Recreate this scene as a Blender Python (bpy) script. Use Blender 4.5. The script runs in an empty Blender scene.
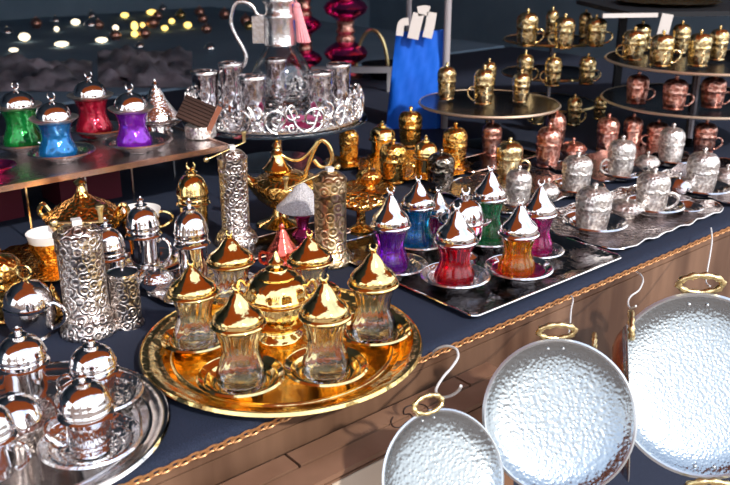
import bpy, bmesh, math, random
from mathutils import Vector, Matrix
random.seed(7)
PI = math.pi
sc = bpy.context.scene
col = sc.collection
# ------------------------------------------------------------------ camera geometry
PITCH = math.radians(20.5); F = 850.0; CX, CY = 365.0, 242.5
T = 0.80                      # height of the table top
CH = 0.50                     # camera height over the table top
sp_, cp_ = math.sin(PITCH), math.cos(PITCH)
def ray(px, py):
    v = CY - py
    return Vector((px - CX, F*cp_ + v*sp_, -F*sp_ + v*cp_))
def at(px, py, h=0.0):        # where the ray meets the level h above the table
    d = ray(px, py); t = (h - CH)/d.z
    return Vector((d.x*t, d.y*t, T + h))
def deep(px, py, depth):      # point at a given depth
    d = ray(px, py); t = depth/F
    return Vector((d.x*t, d.y*t, T + CH + d.z*t))
def depth_of(p): return p.y*cp_ - (p.z - T - CH)*sp_
A0 = Vector((-0.2134, 0.7701)); EV = Vector((0.76476, 0.64432)); NV = Vector((-0.64432, 0.76476))
def so(s, o, h=0.0):          # table frame: s along the front edge, o inwards
    q = A0 + EV*s + NV*o
    return Vector((q.x, q.y, T + h))
def front(px, py, o):         # where the ray meets the vertical plane at o
    d = ray(px, py)
    k = (A0.dot(NV) + o)/(d.x*NV.x + d.y*NV.y)
    return Vector((d.x*k, d.y*k, T + CH + d.z*k))
def solve_h(p, py):           # height above table of the image row py over point p
    V = CY - py
    # V*(y c - z s) = F*(y s + z c)
    z = (V*p.y*cp_ - F*p.y*sp_)/(F*cp_ + V*sp_)
    return z + CH
TA = math.atan2(EV.y, EV.x)
# ------------------------------------------------------------------ materials
def mk(name):
    m = bpy.data.materials.new(name); m.use_nodes = True
    nt = m.node_tree; b = nt.nodes['Principled BSDF']
    return m, nt, b
def lk(nt, a, b): nt.links.new(a, b)
def coords(nt, scale=1.0):
    tc = nt.nodes.new('ShaderNodeTexCoord'); mp = nt.nodes.new('ShaderNodeMapping')
    mp.inputs['Scale'].default_value = (scale,)*3 if not isinstance(scale, tuple) else scale
    lk(nt, tc.outputs['Object'], mp.inputs['Vector']); return mp.outputs['Vector']
def ramp(nt, fac, stops):
    r = nt.nodes.new('ShaderNodeValToRGB'); lk(nt, fac, r.inputs['Fac'])
    while len(r.color_ramp.elements) < len(stops): r.color_ramp.elements.new(0.5)
    for e, (p, c) in zip(r.color_ramp.elements, stops): e.position = p; e.color = (*c, 1)
    return r.outputs['Color']
def bump(nt, b, h, strength, dist):
    bp = nt.nodes.new('ShaderNodeBump'); bp.inputs['Strength'].default_value = strength
    bp.inputs['Distance'].default_value = dist
    lk(nt, h, bp.inputs['Height']); lk(nt, bp.outputs['Normal'], b.inputs['Normal']); return bp
def metal(name, c, rough=.12, pat=None, scale=200, strength=.5, dist=.001, dark=None):
    m, nt, b = mk(name)
    b.inputs['Metallic'].default_value = 1; b.inputs['Roughness'].default_value = rough
    b.inputs['Base Color'].default_value = (*c, 1)
    v = coords(nt)
    if pat:
        if pat == 'voronoi':
            t = nt.nodes.new('ShaderNodeTexVoronoi'); t.inputs['Scale'].default_value = scale
            t.feature = 'SMOOTH_F1'; h = t.outputs['Distance']
        elif pat == 'cells':
            t = nt.nodes.new('ShaderNodeTexVoronoi'); t.inputs['Scale'].default_value = scale
            t.feature = 'DISTANCE_TO_EDGE'; h = t.outputs['Distance']
        elif pat == 'scroll':
            t = nt.nodes.new('ShaderNodeTexWave'); t.wave_type = 'RINGS'; t.rings_direction = 'SPHERICAL'
            t.inputs['Scale'].default_value = 2.2; t.inputs['Distortion'].default_value = 2.0
            vv = nt.nodes.new('ShaderNodeTexVoronoi'); vv.inputs['Scale'].default_value = scale/3.2
            lk(nt, v, vv.inputs['Vector'])
            mt = nt.nodes.new('ShaderNodeMath'); mt.operation = 'MULTIPLY'; mt.inputs[1].default_value = 16
            lk(nt, vv.outputs['Distance'], mt.inputs[0])
            sn = nt.nodes.new('ShaderNodeMath'); sn.operation = 'SINE'; lk(nt, mt.outputs[0], sn.inputs[0])
            h = sn.outputs[0]; t = vv
        else:
            t = nt.nodes.new('ShaderNodeTexNoise'); t.inputs['Scale'].default_value = scale
            t.inputs['Detail'].default_value = 3; h = t.outputs['Fac']
        if pat != 'scroll': lk(nt, v, t.inputs['Vector'])
        bump(nt, b, h, strength, dist)
        if dark:                                   # darker colour in the low parts of the pattern
            lo, hi = (0.0, 0.12) if pat == 'cells' else ((-.6, .3) if pat == 'scroll' else (.35, .55))
            mr = nt.nodes.new('ShaderNodeMapRange'); mr.inputs[1].default_value = lo; mr.inputs[2].default_value = hi
            lk(nt, h, mr.inputs[0])
            lk(nt, ramp(nt, mr.outputs[0], [(0, dark), (1, c)]), b.inputs['Base Color'])
    else:
        t = nt.nodes.new('ShaderNodeTexNoise'); t.inputs['Scale'].default_value = 60
        t.inputs['Scale'].default_value = 90; lk(nt, v, t.inputs['Vector']); bump(nt, b, t.outputs['Fac'], .25, .0012)
    return m
def glass(name, c, trans=.9, rough=.03, ior=1.45, bscale=0, strength=.3):
    m, nt, b = mk(name)
    b.inputs['Base Color'].default_value = (*c, 1); b.inputs['Roughness'].default_value = rough
    b.inputs['Transmission Weight'].default_value = trans; b.inputs['IOR'].default_value = ior
    b.inputs['Coat Weight'].default_value = .3; b.inputs['Coat Roughness'].default_value = .03
    if bscale:
        v = coords(nt); t = nt.nodes.new('ShaderNodeTexVoronoi'); t.inputs['Scale'].default_value = bscale
        lk(nt, v, t.inputs['Vector']); bump(nt, b, t.outputs['Distance'], strength, .002)
    return m
def plain(name, c, rough=.7, nscale=0, c2=None, bstr=0, bdist=.002, stretch=None, spec=.3):
    m, nt, b = mk(name)
    b.inputs['Base Color'].default_value = (*c, 1); b.inputs['Roughness'].default_value = rough
    b.inputs['Specular IOR Level'].default_value = spec
    if nscale:
        v = coords(nt, stretch or 1.0); t = nt.nodes.new('ShaderNodeTexNoise')
        t.inputs['Scale'].default_value = nscale; t.inputs['Detail'].default_value = 6
        lk(nt, v, t.inputs['Vector'])
        if c2: lk(nt, ramp(nt, t.outputs['Fac'], [(.35, c), (.65, c2)]), b.inputs['Base Color'])
        if bstr: bump(nt, b, t.outputs['Fac'], bstr, bdist)
    return m
SIL = (.90, .88, .87); GLD = (1.0, .74, .30)
M = {}
M['silver'] = metal('polished silver', SIL, .07)
M['silver_dim'] = metal('worn silver', (.74, .71, .70), .16)
M['silver_eng'] = metal('engraved silver', (.92, .86, .82), .30, 'scroll', 270, .8, .0007, (.42, .35, .32))
M['silver_orn'] = metal('embossed silver', (1.0, .97, .93), .44, 'voronoi', 190, .9, .0022, (.60, .55, .52))
M['silver_brim'] = metal('satin silver brim', (.92, .86, .80), .32)
M['silver_ham'] = metal('hammered silver', (.90, .88, .87), .16, 'voronoi', 260, .6, .0018)
M['silver_lit'] = metal('bright cast silver', (.95, .94, .94), .25, 'noise', 160, .5, .002)
M['pan'] = metal('hammered tinned steel', (.34, .375, .395), .25, 'voronoi', 270, .45, .0014)
M['pan_flat'] = metal('brushed tinned steel', (.58, .61, .63), .34, 'noise', 60, .1, .001)
M['gold'] = metal('polished gold', GLD, .09, 'noise', 75, .3, .003)
M['gold_plain'] = metal('smooth gold', GLD, .1)
M['gold_orn'] = metal('embossed gold', (1, .66, .20), .2, 'voronoi', 170, .9, .0028, (.72, .36, .08))
M['gold_tray'] = metal('amber gold tray', (1.0, .74, .30), .18, 'noise', 34, .55, .006)
M['brass'] = metal('blurred brass', (1, .84, .46), .24, 'voronoi', 130, .5, .003, (.62, .42, .18))
M['brass_ant'] = metal('antique engraved brass', (.88, .68, .42), .33, 'scroll', 210, .5, .0006, (.46, .32, .16))
M['brass_knob'] = metal('cast yellow brass', (.86, .68, .34), .3, 'noise', 200, .4, .002)
M['copper'] = metal('embossed copper', (1, .60, .48), .32, 'voronoi', 150, .6, .0028, (.58, .22, .16))
M['copper_dark'] = metal('copper pan back', (.55, .16, .06), .22, 'noise', 40, .3, .003)
M['copper_edge'] = metal('copper strip', (.95, .62, .48), .25)
M['bronze'] = metal('dark antique bronze', (.34, .30, .25), .25, 'voronoi', 140, .8, .003, (.1, .08, .06))
M['red_enamel'] = metal('red lacquered metal', (.85, .16, .12), .18, 'noise', 90, .5, .004)
M['rosegold'] = metal('magenta anodised', (1, .12, .45), .22, 'noise', 40, .4, .003)
M['dtray'] = metal('dark mirror tray', (.30, .29, .30), .10, 'noise', 55, .6, .003)
M['ptray'] = metal('hammered grey tray', (.55, .50, .50), .22, 'voronoi', 180, .8, .002)
M['blacktray'] = metal('black lacquer tray', (.10, .09, .10), .22)
M['rimtray'] = metal('thin brass rim', (1, .85, .66), .45)
M['clear'] = glass('clear cut glass', (1, 1, 1), 1.0, .0, 1.45)
M['pane'] = glass('clear glass pane', (.93, .97, .97), 1.0, .02, 1.3)
M['mercury'] = metal('silvered tumbler', (.88, .85, .86), .1, 'voronoi', 70, .8, .004, (.4, .36, .38))
for n, c in dict(g_green=(.02, .50, .10), g_blue=(.01, .26, .62), g_red=(.85, .03, .10), g_purple=(.50, .06, .90),
                 g_magenta=(.85, .04, .45), g_amber=(1.0, .58, .06), g_teal=(.03, .50, .90), g_dgreen=(.04, .55, .24)).items():
    M[n] = glass(n.replace('g_', '') + ' lustre glass', c, .96, .03, 1.5, 60, .3)
for n, c in dict(f_green=(.01, .27, .05), f_blue=(.01, .17, .45), f_red=(.42, .008, .035), f_purple=(.20, .012, .45)).items():
    M[n] = metal(n.replace('f_', '') + ' foiled glass', c, .14, 'voronoi', 90, .8, .003)
    _b = M[n].node_tree.nodes['Principled BSDF']; _b.inputs['Metallic'].default_value = .55; _b.inputs['Coat Weight'].default_value = .6
M['porcelain'] = plain('white porcelain', (.88, .88, .88), .12, spec=.6)
M['cloth'] = plain('navy cloth', (.007, .011, .026), .85, 900, (.024, .034, .066), .4, .0006)
M['backdrop'] = plain('dark navy hanging cloth', (.15, .23, .32), .95, 4, (.18, .27, .37), spec=.1)
M['wood'] = plain('stained wood', (.070, .032, .018), .45, 5, (.22, .12, .072), .2, .002, (2.5, 2.5, .4), .5)
M['card'] = plain('brown cardboard', (.17, .085, .048), .8, 14, (.235, .125, .075), .1, .001)
M['card_in'] = plain('cardboard seam', (.03, .016, .012), .95)
M['ink'] = plain('black marker ink', (.02, .012, .012), .6)
M['braid'] = plain('copper gold braid', (.62, .30, .12), .35, spec=.8)
M['braid'].node_tree.nodes['Principled BSDF'].inputs['Metallic'].default_value = .6
M['wire'] = plain('white coated wire', (.72, .72, .72), .3, spec=.6)
M['blue'] = plain('blue paper bag', (.004, .10, .62), .6, 6, (.006, .15, .80), .3, .01)
M['paper'] = plain('white paper ribbon', (.72, .68, .66), .8)
M['pole'] = plain('grey painted pole', (.36, .34, .37), .5)
M['pink'] = plain('pink tassel silk', (.90, .40, .44), .6, 300, (.80, .28, .34), .4, .002)
M['ripple_pink'] = plain('rippled pink', (.75, .20, .42), .5, 30, (.60, .14, .34), .3, .004)
M['maroon'] = plain('maroon box', (.10, .008, .022), .6)
M['black'] = plain('black wood', (.015, .017, .022), .5)
M['darkbar'] = plain('dark slatted wood', (.022, .010, .008), .35, 3, (.05, .024, .018), spec=.5)
M['greyshelf'] = plain('grey frame', (.30, .30, .33), .4)
M['plastic'] = plain('crumpled pale film', (.85, .78, .88), .35, 5, (.14, .15, .20), .9, .05, spec=.8)
M['awning'] = plain('rust canvas', (.46, .17, .06), .9, 3, (.55, .22, .09))
_nt = M['awning'].node_tree; _tr = _nt.nodes.new('ShaderNodeBsdfTranslucent'); _tr.inputs['Color'].default_value = (.62, .27, .12, 1)
_ms = _nt.nodes.new('ShaderNodeMixShader'); _ms.inputs[0].default_value = .45
lk(_nt, _nt.nodes['Principled BSDF'].outputs[0], _ms.inputs[1]); lk(_nt, _tr.outputs[0], _ms.inputs[2]); lk(_nt, _ms.outputs[0], _nt.nodes['Material Output'].inputs['Surface'])
M['bulb'] = plain('warm glint', (1, .8, .4)); _b = M['bulb'].node_tree.nodes['Principled BSDF']; _b.inputs['Emission Color'].default_value = (1, .66, .16, 1); _b.inputs['Emission Strength'].default_value = 2.2  # yellow glow put in for reflections off far metalware, not a lamp
M['glint_w'] = plain('pale glint', (1, .9, .75)); _b = M['glint_w'].node_tree.nodes['Principled BSDF']; _b.inputs['Emission Color'].default_value = (1, .84, .60, 1); _b.inputs['Emission Strength'].default_value = 2.0  # pale glow for the same reflections, not a lamp
M['paving'] = plain('street paving', (.22, .16, .13), .9, 3, (.34, .27, .22))
M['facade'] = plain('street facade', (.16, .07, .04), .9, 1.6, (.60, .46, .38))
M['stone'] = plain('grey granules', (.45, .44, .47), .5, 400, (.75, .73, .76), 1, .004)
# ------------------------------------------------------------------ builders
def link(o): col.objects.link(o); return o
def obj(name, bm, mat, parent=None, smooth=True, loc=None):
    me = bpy.data.meshes.new(name)
    bmesh.ops.recalc_face_normals(bm, faces=bm.faces[:])
    bm.to_mesh(me); bm.free()
    me.materials.append(M[mat] if isinstance(mat, str) else mat)
    if smooth:
        for p in me.polygons: p.use_smooth = True
        me.set_sharp_from_angle(angle=math.radians(50))
    o = link(bpy.data.objects.new(name, me))
    if parent: o.parent = parent
    if loc is not None: o.location = loc
    return o
def tag(o, label=None, cat=None, group=None, kind=None):
    if label: o['label'] = label
    if cat: o['category'] = cat
    if group: o['group'] = group
    if kind: o['kind'] = kind
    return o
def thing(name, label, cat, loc, group=None, rz=0.0):
    o = link(bpy.data.objects.new(name, None)); o.empty_display_size = .02
    o.location = loc; o.rotation_euler = (0, 0, rz)
    return tag(o, label, cat, group)
def lathe(bm, prof, seg=36, R=1.0, H=1.0, z0=0.0, flute=None, closed=False, cx=0, cy=0):
    rings = []
    for i, (r, z) in enumerate(prof):
        ring = []
        if r < 1e-5 and not closed:
            ring = [bm.verts.new((cx, cy, z0 + z*H))]
        else:
            for k in range(seg):
                a = 2*PI*k/seg; rr = r*R
                if flute:
                    n, amp, tw = flute[:3]
                    if len(flute) > 3 and i >= flute[3]: amp = 0
                    rr *= 1 + amp*math.cos(n*(a + tw*z))
                ring.append(bm.verts.new((cx + rr*math.cos(a), cy + rr*math.sin(a), z0 + z*H)))
        rings.append(ring)
    pairs = list(zip(rings, rings[1:]))
    if closed: pairs.append((rings[-1], rings[0]))
    for a, b in pairs:
        for k in range(seg):
            k2 = (k+1) % seg
            if len(a) == 1 and len(b) == 1: continue
            if len(a) == 1: bm.faces.new((a[0], b[k2], b[k]))
            elif len(b) == 1: bm.faces.new((a[k], a[k2], b[0]))
            else: bm.faces.new((a[k], a[k2], b[k2], b[k]))
    return bm
def smoothpts(pts, n=6, closed=False):
    P = [Vector(p) for p in pts]; out = []; N = len(P)
    rng = range(N) if closed else range(N-1)
    for i in rng:
        if closed: p0, p1, p2, p3 = P[(i-1) % N], P[i], P[(i+1) % N], P[(i+2) % N]
        else: p0, p1, p2, p3 = P[max(i-1, 0)], P[i], P[i+1], P[min(i+2, N-1)]
        for k in range(n):
            t = k/n
            out.append(.5*((2*p1) + (p2-p0)*t + (2*p0-5*p1+4*p2-p3)*t*t + (3*p1-p0-3*p2+p3)*t**3))
    if not closed: out.append(P[-1])
    return out
def tube(bm, pts, r, seg=8, closed=False, flat=1.0):
    P = [Vector(p) for p in pts]; N = len(P); rings = []
    up = Vector((0, 0, 1)); prev = None
    for i, p in enumerate(P):
        if closed: t = P[(i+1) % N] - P[(i-1) % N]
        else: t = P[min(i+1, N-1)] - P[max(i-1, 0)]
        if t.length < 1e-9: t = Vector((1, 0, 0))
        t.normalize()
        if prev is None:
            x = t.cross(up)
            if x.length < .05: x = t.cross(Vector((0, 1, 0)))
        else:
            x = prev - t*prev.dot(t)
        x.normalize(); prev = x.copy(); y = t.cross(x)
        rr = r[i] if isinstance(r, (list, tuple)) else r
        rings.append([bm.verts.new(p + x*(rr*math.cos(2*PI*k/seg)) + y*(rr*flat*math.sin(2*PI*k/seg))) for k in range(seg)])
    m = N if closed else N-1
    for i in range(m):
        a, b = rings[i], rings[(i+1) % N]
        for k in range(seg): bm.faces.new((a[k], a[(k+1) % seg], b[(k+1) % seg], b[k]))
    if not closed:
        bm.faces.new(rings[0][::-1]); bm.faces.new(rings[-1])
    return bm
def box(bm, x0, x1, y0, y1, z0, z1, mat4=None):
    vs = [bm.verts.new(v) for v in ((x0,y0,z0),(x1,y0,z0),(x1,y1,z0),(x0,y1,z0),(x0,y0,z1),(x1,y0,z1),(x1,y1,z1),(x0,y1,z1))]
    if mat4 is not None:
        for v in vs: v.co = mat4 @ v.co
    for f in ((0,3,2,1),(4,5,6,7),(0,1,5,4),(1,2,6,5),(2,3,7,6),(3,0,4,7)): bm.faces.new([vs[i] for i in f])
    return bm
def sphere(bm, c, r, seg=12, sz=1.0):
    n = max(4, seg//2)
    prof = [(r*math.sin(PI*i/n) if 0 < i < n else 0, -r*sz*math.cos(PI*i/n)) for i in range(n+1)]
    b0 = len(bm.verts)
    lathe(bm, prof, seg, z0=c[2], cx=c[0], cy=c[1])
    return bm
def B(): return bmesh.new()
def ring_loop(c, r1, r2, axis_u, axis_v, n=20, a0=0, a1=2*PI):
    c = Vector(c); u = Vector(axis_u); v = Vector(axis_v)
    return [c + u*(r1*math.cos(a0+(a1-a0)*k/n)) + v*(r2*math.sin(a0+(a1-a0)*k/n)) for k in range(n if abs(a1-a0-2*PI) < 1e-6 else n+1)]
def crescent(bm, z, r):       # open ring finial facing the camera
    pts = ring_loop((0, 0, z), r, r, (1, 0, 0), (0, 0, 1), 14, PI*.5+.75, PI*2.5-.75)
    n = len(pts)
    tube(bm, pts, [r*.12 + r*.26*math.sin(PI*k/(n-1)) for k in range(n)], 6)
def dims(px, py, w, top, h):
    p = at(px, py, h); ht = solve_h(p, top) - h
    d = depth_of(Vector((p.x, p.y, p.z + ht*.5)))
    return p, w*.5*d/F, ht
# --- covered coffee cups
ORN_B = [(0,0),(.82,0),(.86,.03),(.78,.06),(.86,.12),(.92,.25),(.94,.36),(.93,.44),(.97,.46),(.97,.48),(.9,.48),(0,.47)]
ORN_L = [(.93,.485),(1.0,.50),(1.0,.53),(.95,.56),(1.0,.62),(.99,.70),(.90,.78),(.70,.85),(.38,.885),(.12,.895),(0,.895)]
ORN_F = [(0,.885),(.13,.89),(.09,.91),(.17,.94),(.16,.97),(.08,.995),(0,1.0)]
POL_B = [(0,0),(.66,0),(.72,.02),(.70,.05),(.80,.10),(.84,.20),(.83,.40),(.86,.46),(.86,.475),(.8,.475),(0,.47)]
POL_L = [(.92,.475),(1.0,.48),(1.05,.492),(1.0,.505),(.93,.515),(.93,.55),(.95,.555),(.93,.56),(.92,.60),(.98,.612),(.985,.63),(.95,.645),(.93,.68),(.84,.745),(.68,.80),(.48,.835),(.30,.852),(.28,.872),(.36,.885),(.24,.90),(.10,.905),(0,.905)]
POL_F = [(0,.90),(.14,.905),(.10,.925),(.19,.945),(.19,.96),(.09,.975),(.07,.985),(.05,1.0),(0,1.0)]
def handle_bm(R, H, ang, big=1.0, z=.26):
    bm = B(); ca, sa = math.cos(ang), math.sin(ang)
    pr = [(.84, z+.14), (1.15, z+.19), (1.5*big, z+.12), (1.52*big, z-.01), (1.25, z-.11), (.98, z-.16), (.86, z-.14)]
    pts = smoothpts([(R*r*ca, R*r*sa, H*zz) for r, zz in pr], 5)
    tube(bm, pts, R*.085, 7)
    return bm
def cup(px, py, w, top, h, mat, label, group=None, style='orn', hand=None, hmat=None, name='covered_cup', cat='coffee cup', fin='ball', seg=28):
    p, R, H = dims(px, py, w, top, h)
    t = thing(name, label, cat, p, group)
    b, l, f = (ORN_B, ORN_L, ORN_F) if style == 'orn' else (POL_B, POL_L, POL_F)
    obj('cup_body', lathe(B(), b, seg, R, H), mat, t)
    lid = obj('lid', lathe(B(), l, seg, R, H), mat, t)
    bm = B()
    if fin == 'crescent':
        z = .905*H; crescent(bm, z + R*.32, R*.24); lathe(bm, [(0,0),(.16,.0),(.08,.5),(0,.6)], 10, R, R*.25, z-.004*H)
    else: lathe(bm, f, 12, R, H)
    obj('finial', bm, mat, lid)
    if hand is not None:
        obj('handle', handle_bm(R, H, {'R': -.15, 'L': PI+.15}.get(hand, hand)), hmat or mat, t)
    return t, R, H
# --- tulip tea glass with a pointed or domed lid
def tea_glass(px, py, w, rim_y, top, h, gmat, lmat, label, group, lidtype='cone', lidw=1.08, bandmat=None, flutes=(18, .036, 1.9), hasband=True):
    p = at(px, py, h); Hg = solve_h(p, rim_y) - h; Ht = solve_h(p, top) - h
    R = w*.5*depth_of(Vector((p.x, p.y, p.z + Hg*.5)))/F
    t = thing('tea_glass', label, 'tea glass', p, group)
    outer = [(0,0),(.72,0),(.80,.02),(.84,.05),(.98,.12),(1.0,.2),(.95,.30),(.83,.42),(.73,.55),(.72,.64),(.78,.78),(.90,.92),(.98,1.0)]
    inner = [(.93,1.0),(.84,.92),(.71,.78),(.65,.64),(.66,.55),(.76,.42),(.88,.30),(.92,.2),(.86,.12),(.5,.09),(0,.09)]
    obj('glass_body', lathe(B(), outer+inner, 80, R, Hg, flute=(*flutes, len(outer))), gmat, t)
    L = Ht - Hg; z0 = Hg; R2 = R*lidw
    if lidtype == 'cone':
        prof = [(.86,-.07),(.94,-.02),(1.0,.0),(1.035,.03),(1.0,.07),(.93,.085),(.935,.15),(.90,.22),(.78,.30),(.61,.38),(.47,.47),(.37,.57),(.28,.66),(.17,.73),(.12,.77),(.14,.79),(0,.80)]
        zf, rf = .80, .15
    else:
        prof = [(.70,-.06),(.92,-.02),(.90,.10),(.86,.26),(.74,.42),(.55,.54),(.3,.61),(.14,.64),(.1,.68),(0,.68)]
        zf, rf = .68, .17
    lid = obj('lid', lathe(B(), prof, 36, R2, L, z0), lmat, t)
    if lidtype != 'cone': obj('lid_brim', lathe(B(), [(.70,-.12),(1.02,-.08),(1.22,.02),(1.25,.07),(1.19,.08),(.94,.02),(.7,-.04)], 40, R2, L, z0), 'silver_brim', lid)
    bm = B(); lathe(bm, [(0,0),(.10,0),(.16,.05),(.06,.1),(.05,.12),(0,.12)], 10, R2, L*.5, z0 + L*(zf-.03))
    cr = L*(1-zf)*.42; crescent(bm, z0 + L - cr, cr)
    obj('finial', bm, lmat, lid)
    if hasband: obj('gilt_rim', lathe(B(), [(.985,.975),(1.01,.98),(1.01,1.0),(.985,1.0)], 36, R, Hg, closed=True), bandmat or lmat, t)
    return t, R
def saucer(px, py, w, h, mat, label, group, name='saucer', centre=None, cat='saucer'):
    p = at(px, py, h); R = w*.5*depth_of(p)/F
    t = thing(name, label, cat, p, group)
    prof = [(0,.0),(.50,0),(.52,.12),(.58,.16),(.74,.38),(.88,.75),(.97,1),(1,1.0),(1.0,.9),(.985,.88)]
    up = [(1.0,.98),(.965,1.08),(.93,1.0),(.84,.78),(.80,.82),(.76,.66),(.70,.44),(.62,.32),(.58,.36),(.54,.24),(.50,.20),(.46,.24),(.42,.17),(0,.15)]
    bm = lathe(B(), prof[:7]+[(1.0,.98)]+up[1:], 64, R, R*.30)
    obj('dish', bm, mat, t)
    if centre:
        obj('centre_well', lathe(B(), [(0,.17),(.42,.19),(.58,.30),(.74,.62),(.78,.72),(.74,.66),(.58,.38),(.42,.26),(0,.2)], 36, R, R*.30, .0006), centre, t)
    obj('rim_edge', lathe(B(), [(.95,.98),(.985,.90),(1.025,.98),(.985,1.12)], 64, R, R*.30, closed=True), 'silver_lit' if mat in ('silver', 'silver_ham') else mat, t)
    return t, R
# --- trays
def rrect(w, d, r, n=8, wav=0, wn=0):
    pts = []
    for cx, cy, a in ((w-r, d-r, 0), (-w+r, d-r, PI/2), (-w+r, -d+r, PI), (w-r, -d+r, 1.5*PI)):
        for k in range(n+1):
            b = a + PI/2*k/n; pts.append((cx + r*math.cos(b), cy + r*math.sin(b)))
    out = []
    for i in range(len(pts)):
        a = Vector(pts[i]); b = Vector(pts[(i+1) % len(pts)]); L = (b-a).length
        m = max(1, int(L/.012))
        for k in range(m): out.append(a.lerp(b, k/m))
    return out
def rect_tray(s, o, ws, wo, h, mat, rimmat, label, group=None, rimh=.008, wave=0, cat='tray', name='serving_tray', lip=.018, corner=.012, drz=0):
    c = so(s, o, h)
    t = thing(name, label, cat, c, group, TA+drz)
    base = rrect(ws/2, wo/2, corner)
    n = len(base); bm = B()
    def loop(inset, z, jig=0):
        L = []
        for i, q in enumerate(base):
            kx = 1 - inset/(ws/2); ky = 1 - inset/(wo/2)
            x, y = q.x*kx, q.y*ky
            ph = (q.x + q.y*1.0)*wave
            f = 1 + jig*math.sin(ph*1.0)
            L.append(bm.verts.new((x*f, y*f, z + (abs(jig)*.10*math.sin(ph*1.7) if jig else 0))))
        return L
    j = .02 if wave else 0
    loops = [loop(lip+.004, 0), loop(lip*.55, rimh*.55, j*.5), loop(.0, rimh, j), loop(.0015, rimh+.0015, j), loop(lip*.6, rimh*.6+.0015, j*.5), loop(lip+.003, .0022), loop(lip+.012, .0022)]
    for a, b in zip(loops, loops[1:]):
        for k in range(n): bm.faces.new((a[k], a[(k+1) % n], b[(k+1) % n], b[k]))
    bm.faces.new(loops[0]); bm.faces.new(loops[-1])
    obj('tray_plate', bm, mat, t)
    bm = B()
    pts = []
    for q in base:
        f = 1 + j*math.sin((q.x+q.y)*wave)
        pts.append((q.x*f, q.y*f, rimh+.001 + (j*.10*math.sin((q.x+q.y)*wave*1.7) if j else 0)))
    tube(bm, pts, .0016, 6, closed=True)
    obj('rolled_rim', bm, rimmat, t)
    return t
def round_tray(p, R, mat, rimmat, label, group=None, rimh=.012, name='round_tray', rings=True, cat='tray'):
    t = thing(name, label, cat, p, group)
    prof = [(0,0),(.80,0),(.84,.1),(.93,.7),(1.0,1.0),(1.0,1.15),(.985,1.2),(.925,.95),(.88,.55),(.855,.62),(.84,.45),(.80,.28),(.79,.42),(.775,.42),(.76,.25),(0,.22)]
    obj('tray_plate', lathe(B(), prof, 96, R, rimh), mat, t)
    obj('rolled_rim', lathe(B(), [(.985,1.0),(1.0,.85),(1.012,1.0),(1.0,1.3)], 96, R, rimh, closed=True), rimmat, t)
    return t
# --- pepper / coffee grinders
def grinder(px, py, w, top, h, mat, label, basew=None, crank=None, capmat=None, barmat='brass_knob', group=None, nut='wire'):
    """w is the body width; crank = (angle, left length, right length) in body radii"""
    p, R, H = dims(px, py, w, top, h)
    t = thing('coffee_grinder', label, 'grinder', p, group)
    k = (basew or w*1.35)/w
    obj('base', lathe(B(), [(0,0),(k*.95,0),(k,.012),(k,.035),(k*.93,.075),(k*.84,.115),(1.08,.135),(1.05,.15),(0,.15)], 40, R, H), mat, t)
    obj('grinder_body', lathe(B(), [(0,.15),(1.0,.15),(1.02,.165),(.97,.175),(.97,.74),(1.02,.75),(1.02,.765),(.98,.77),(0,.77)], 40, R, H), mat, t)
    obj('cap', lathe(B(), [(0,.77),(1.0,.77),(1.0,.865),(1.04,.87),(1.04,.885),(.94,.89),(.86,.915),(.62,.945),(.34,.958),(.30,.96),(0,.96)], 40, R, H), capmat or mat, t)
    bm = B(); box(bm, -.2*R, .2*R, -.2*R, .2*R, .955*H, 1.0*H, Matrix.Rotation(.5, 4, 'Z'))
    obj('nut', bm, nut, t, smooth=False)
    if crank:
        ang, l1, l2, tilt = crank; z = .972*H
        d = Vector((math.cos(ang), math.sin(ang), tilt)); pl = Vector((0, 0, z)) - d*(l1*R); pr = Vector((0, 0, z)) + d*(l2*R)
        bm = B(); tube(bm, [pl, (0, 0, z), pr], R*.085, 8, flat=.7)
        c = obj('crank', bm, barmat, t)
        bm = B(); lathe(bm, [(0,0),(.12,0),(.10,.3),(.13,.7),(.2,.85),(.17,1),(0,1.05)], 12, R, R*.75, pr.z, cx=pr.x, cy=pr.y)
        obj('knob', bm, barmat, c)
        bm = B(); sphere(bm, pl, R*.2, 10); obj('crank_end', bm, barmat, c)
    return t, R, H
# ------------------------------------------------------------------ setting
def quad(name, vs, mat, kind='structure', thick=None):
    bm = B(); v = [bm.verts.new(x) for x in vs]; f = bm.faces.new(v)
    if thick:
        r = bmesh.ops.extrude_face_region(bm, geom=[f])
        bmesh.ops.translate(bm, vec=thick, verts=[g for g in r['geom'] if isinstance(g, bmesh.types.BMVert)])
    o = obj(name, bm, mat, smooth=False); o['kind'] = kind; return o
quad('floor', [(-9, -9, -.05), (9, -9, -.05), (9, 9, -.05), (-9, 9, -.05)], 'paving', thick=(0, 0, .05))
def sow(s, o, z):
    q = so(s, o); return (q.x, q.y, z)
quad('wall_back', [sow(-3.2, 4.6, 0), sow(5.2, 4.6, 0), sow(5.2, 4.6, 3.0), sow(-3.2, 4.6, 3.0)], 'backdrop', thick=tuple(Vector((NV.x, NV.y, 0))*.05))
quad('wall_right', [sow(4.2, .2, 0), sow(4.2, 4.6, 0), sow(4.2, 4.6, 3.0), sow(4.2, .2, 3.0)], 'backdrop', thick=tuple(Vector((EV.x, EV.y, 0))*.05))
quad('wall_left', [sow(-2.6, .9, 0), sow(-2.6, 4.6, 0), sow(-2.6, 4.6, 3.0), sow(-2.6, .9, 3.0)], 'backdrop', thick=tuple(Vector((EV.x, EV.y, 0))*-.05))
quad('ceiling_back', [sow(-3.2, .75, 2.50), sow(5.2, .75, 2.50), sow(5.2, 4.6, 3.0), sow(-3.2, 4.6, 3.0)], 'backdrop', thick=(0, 0, .02))
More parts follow.
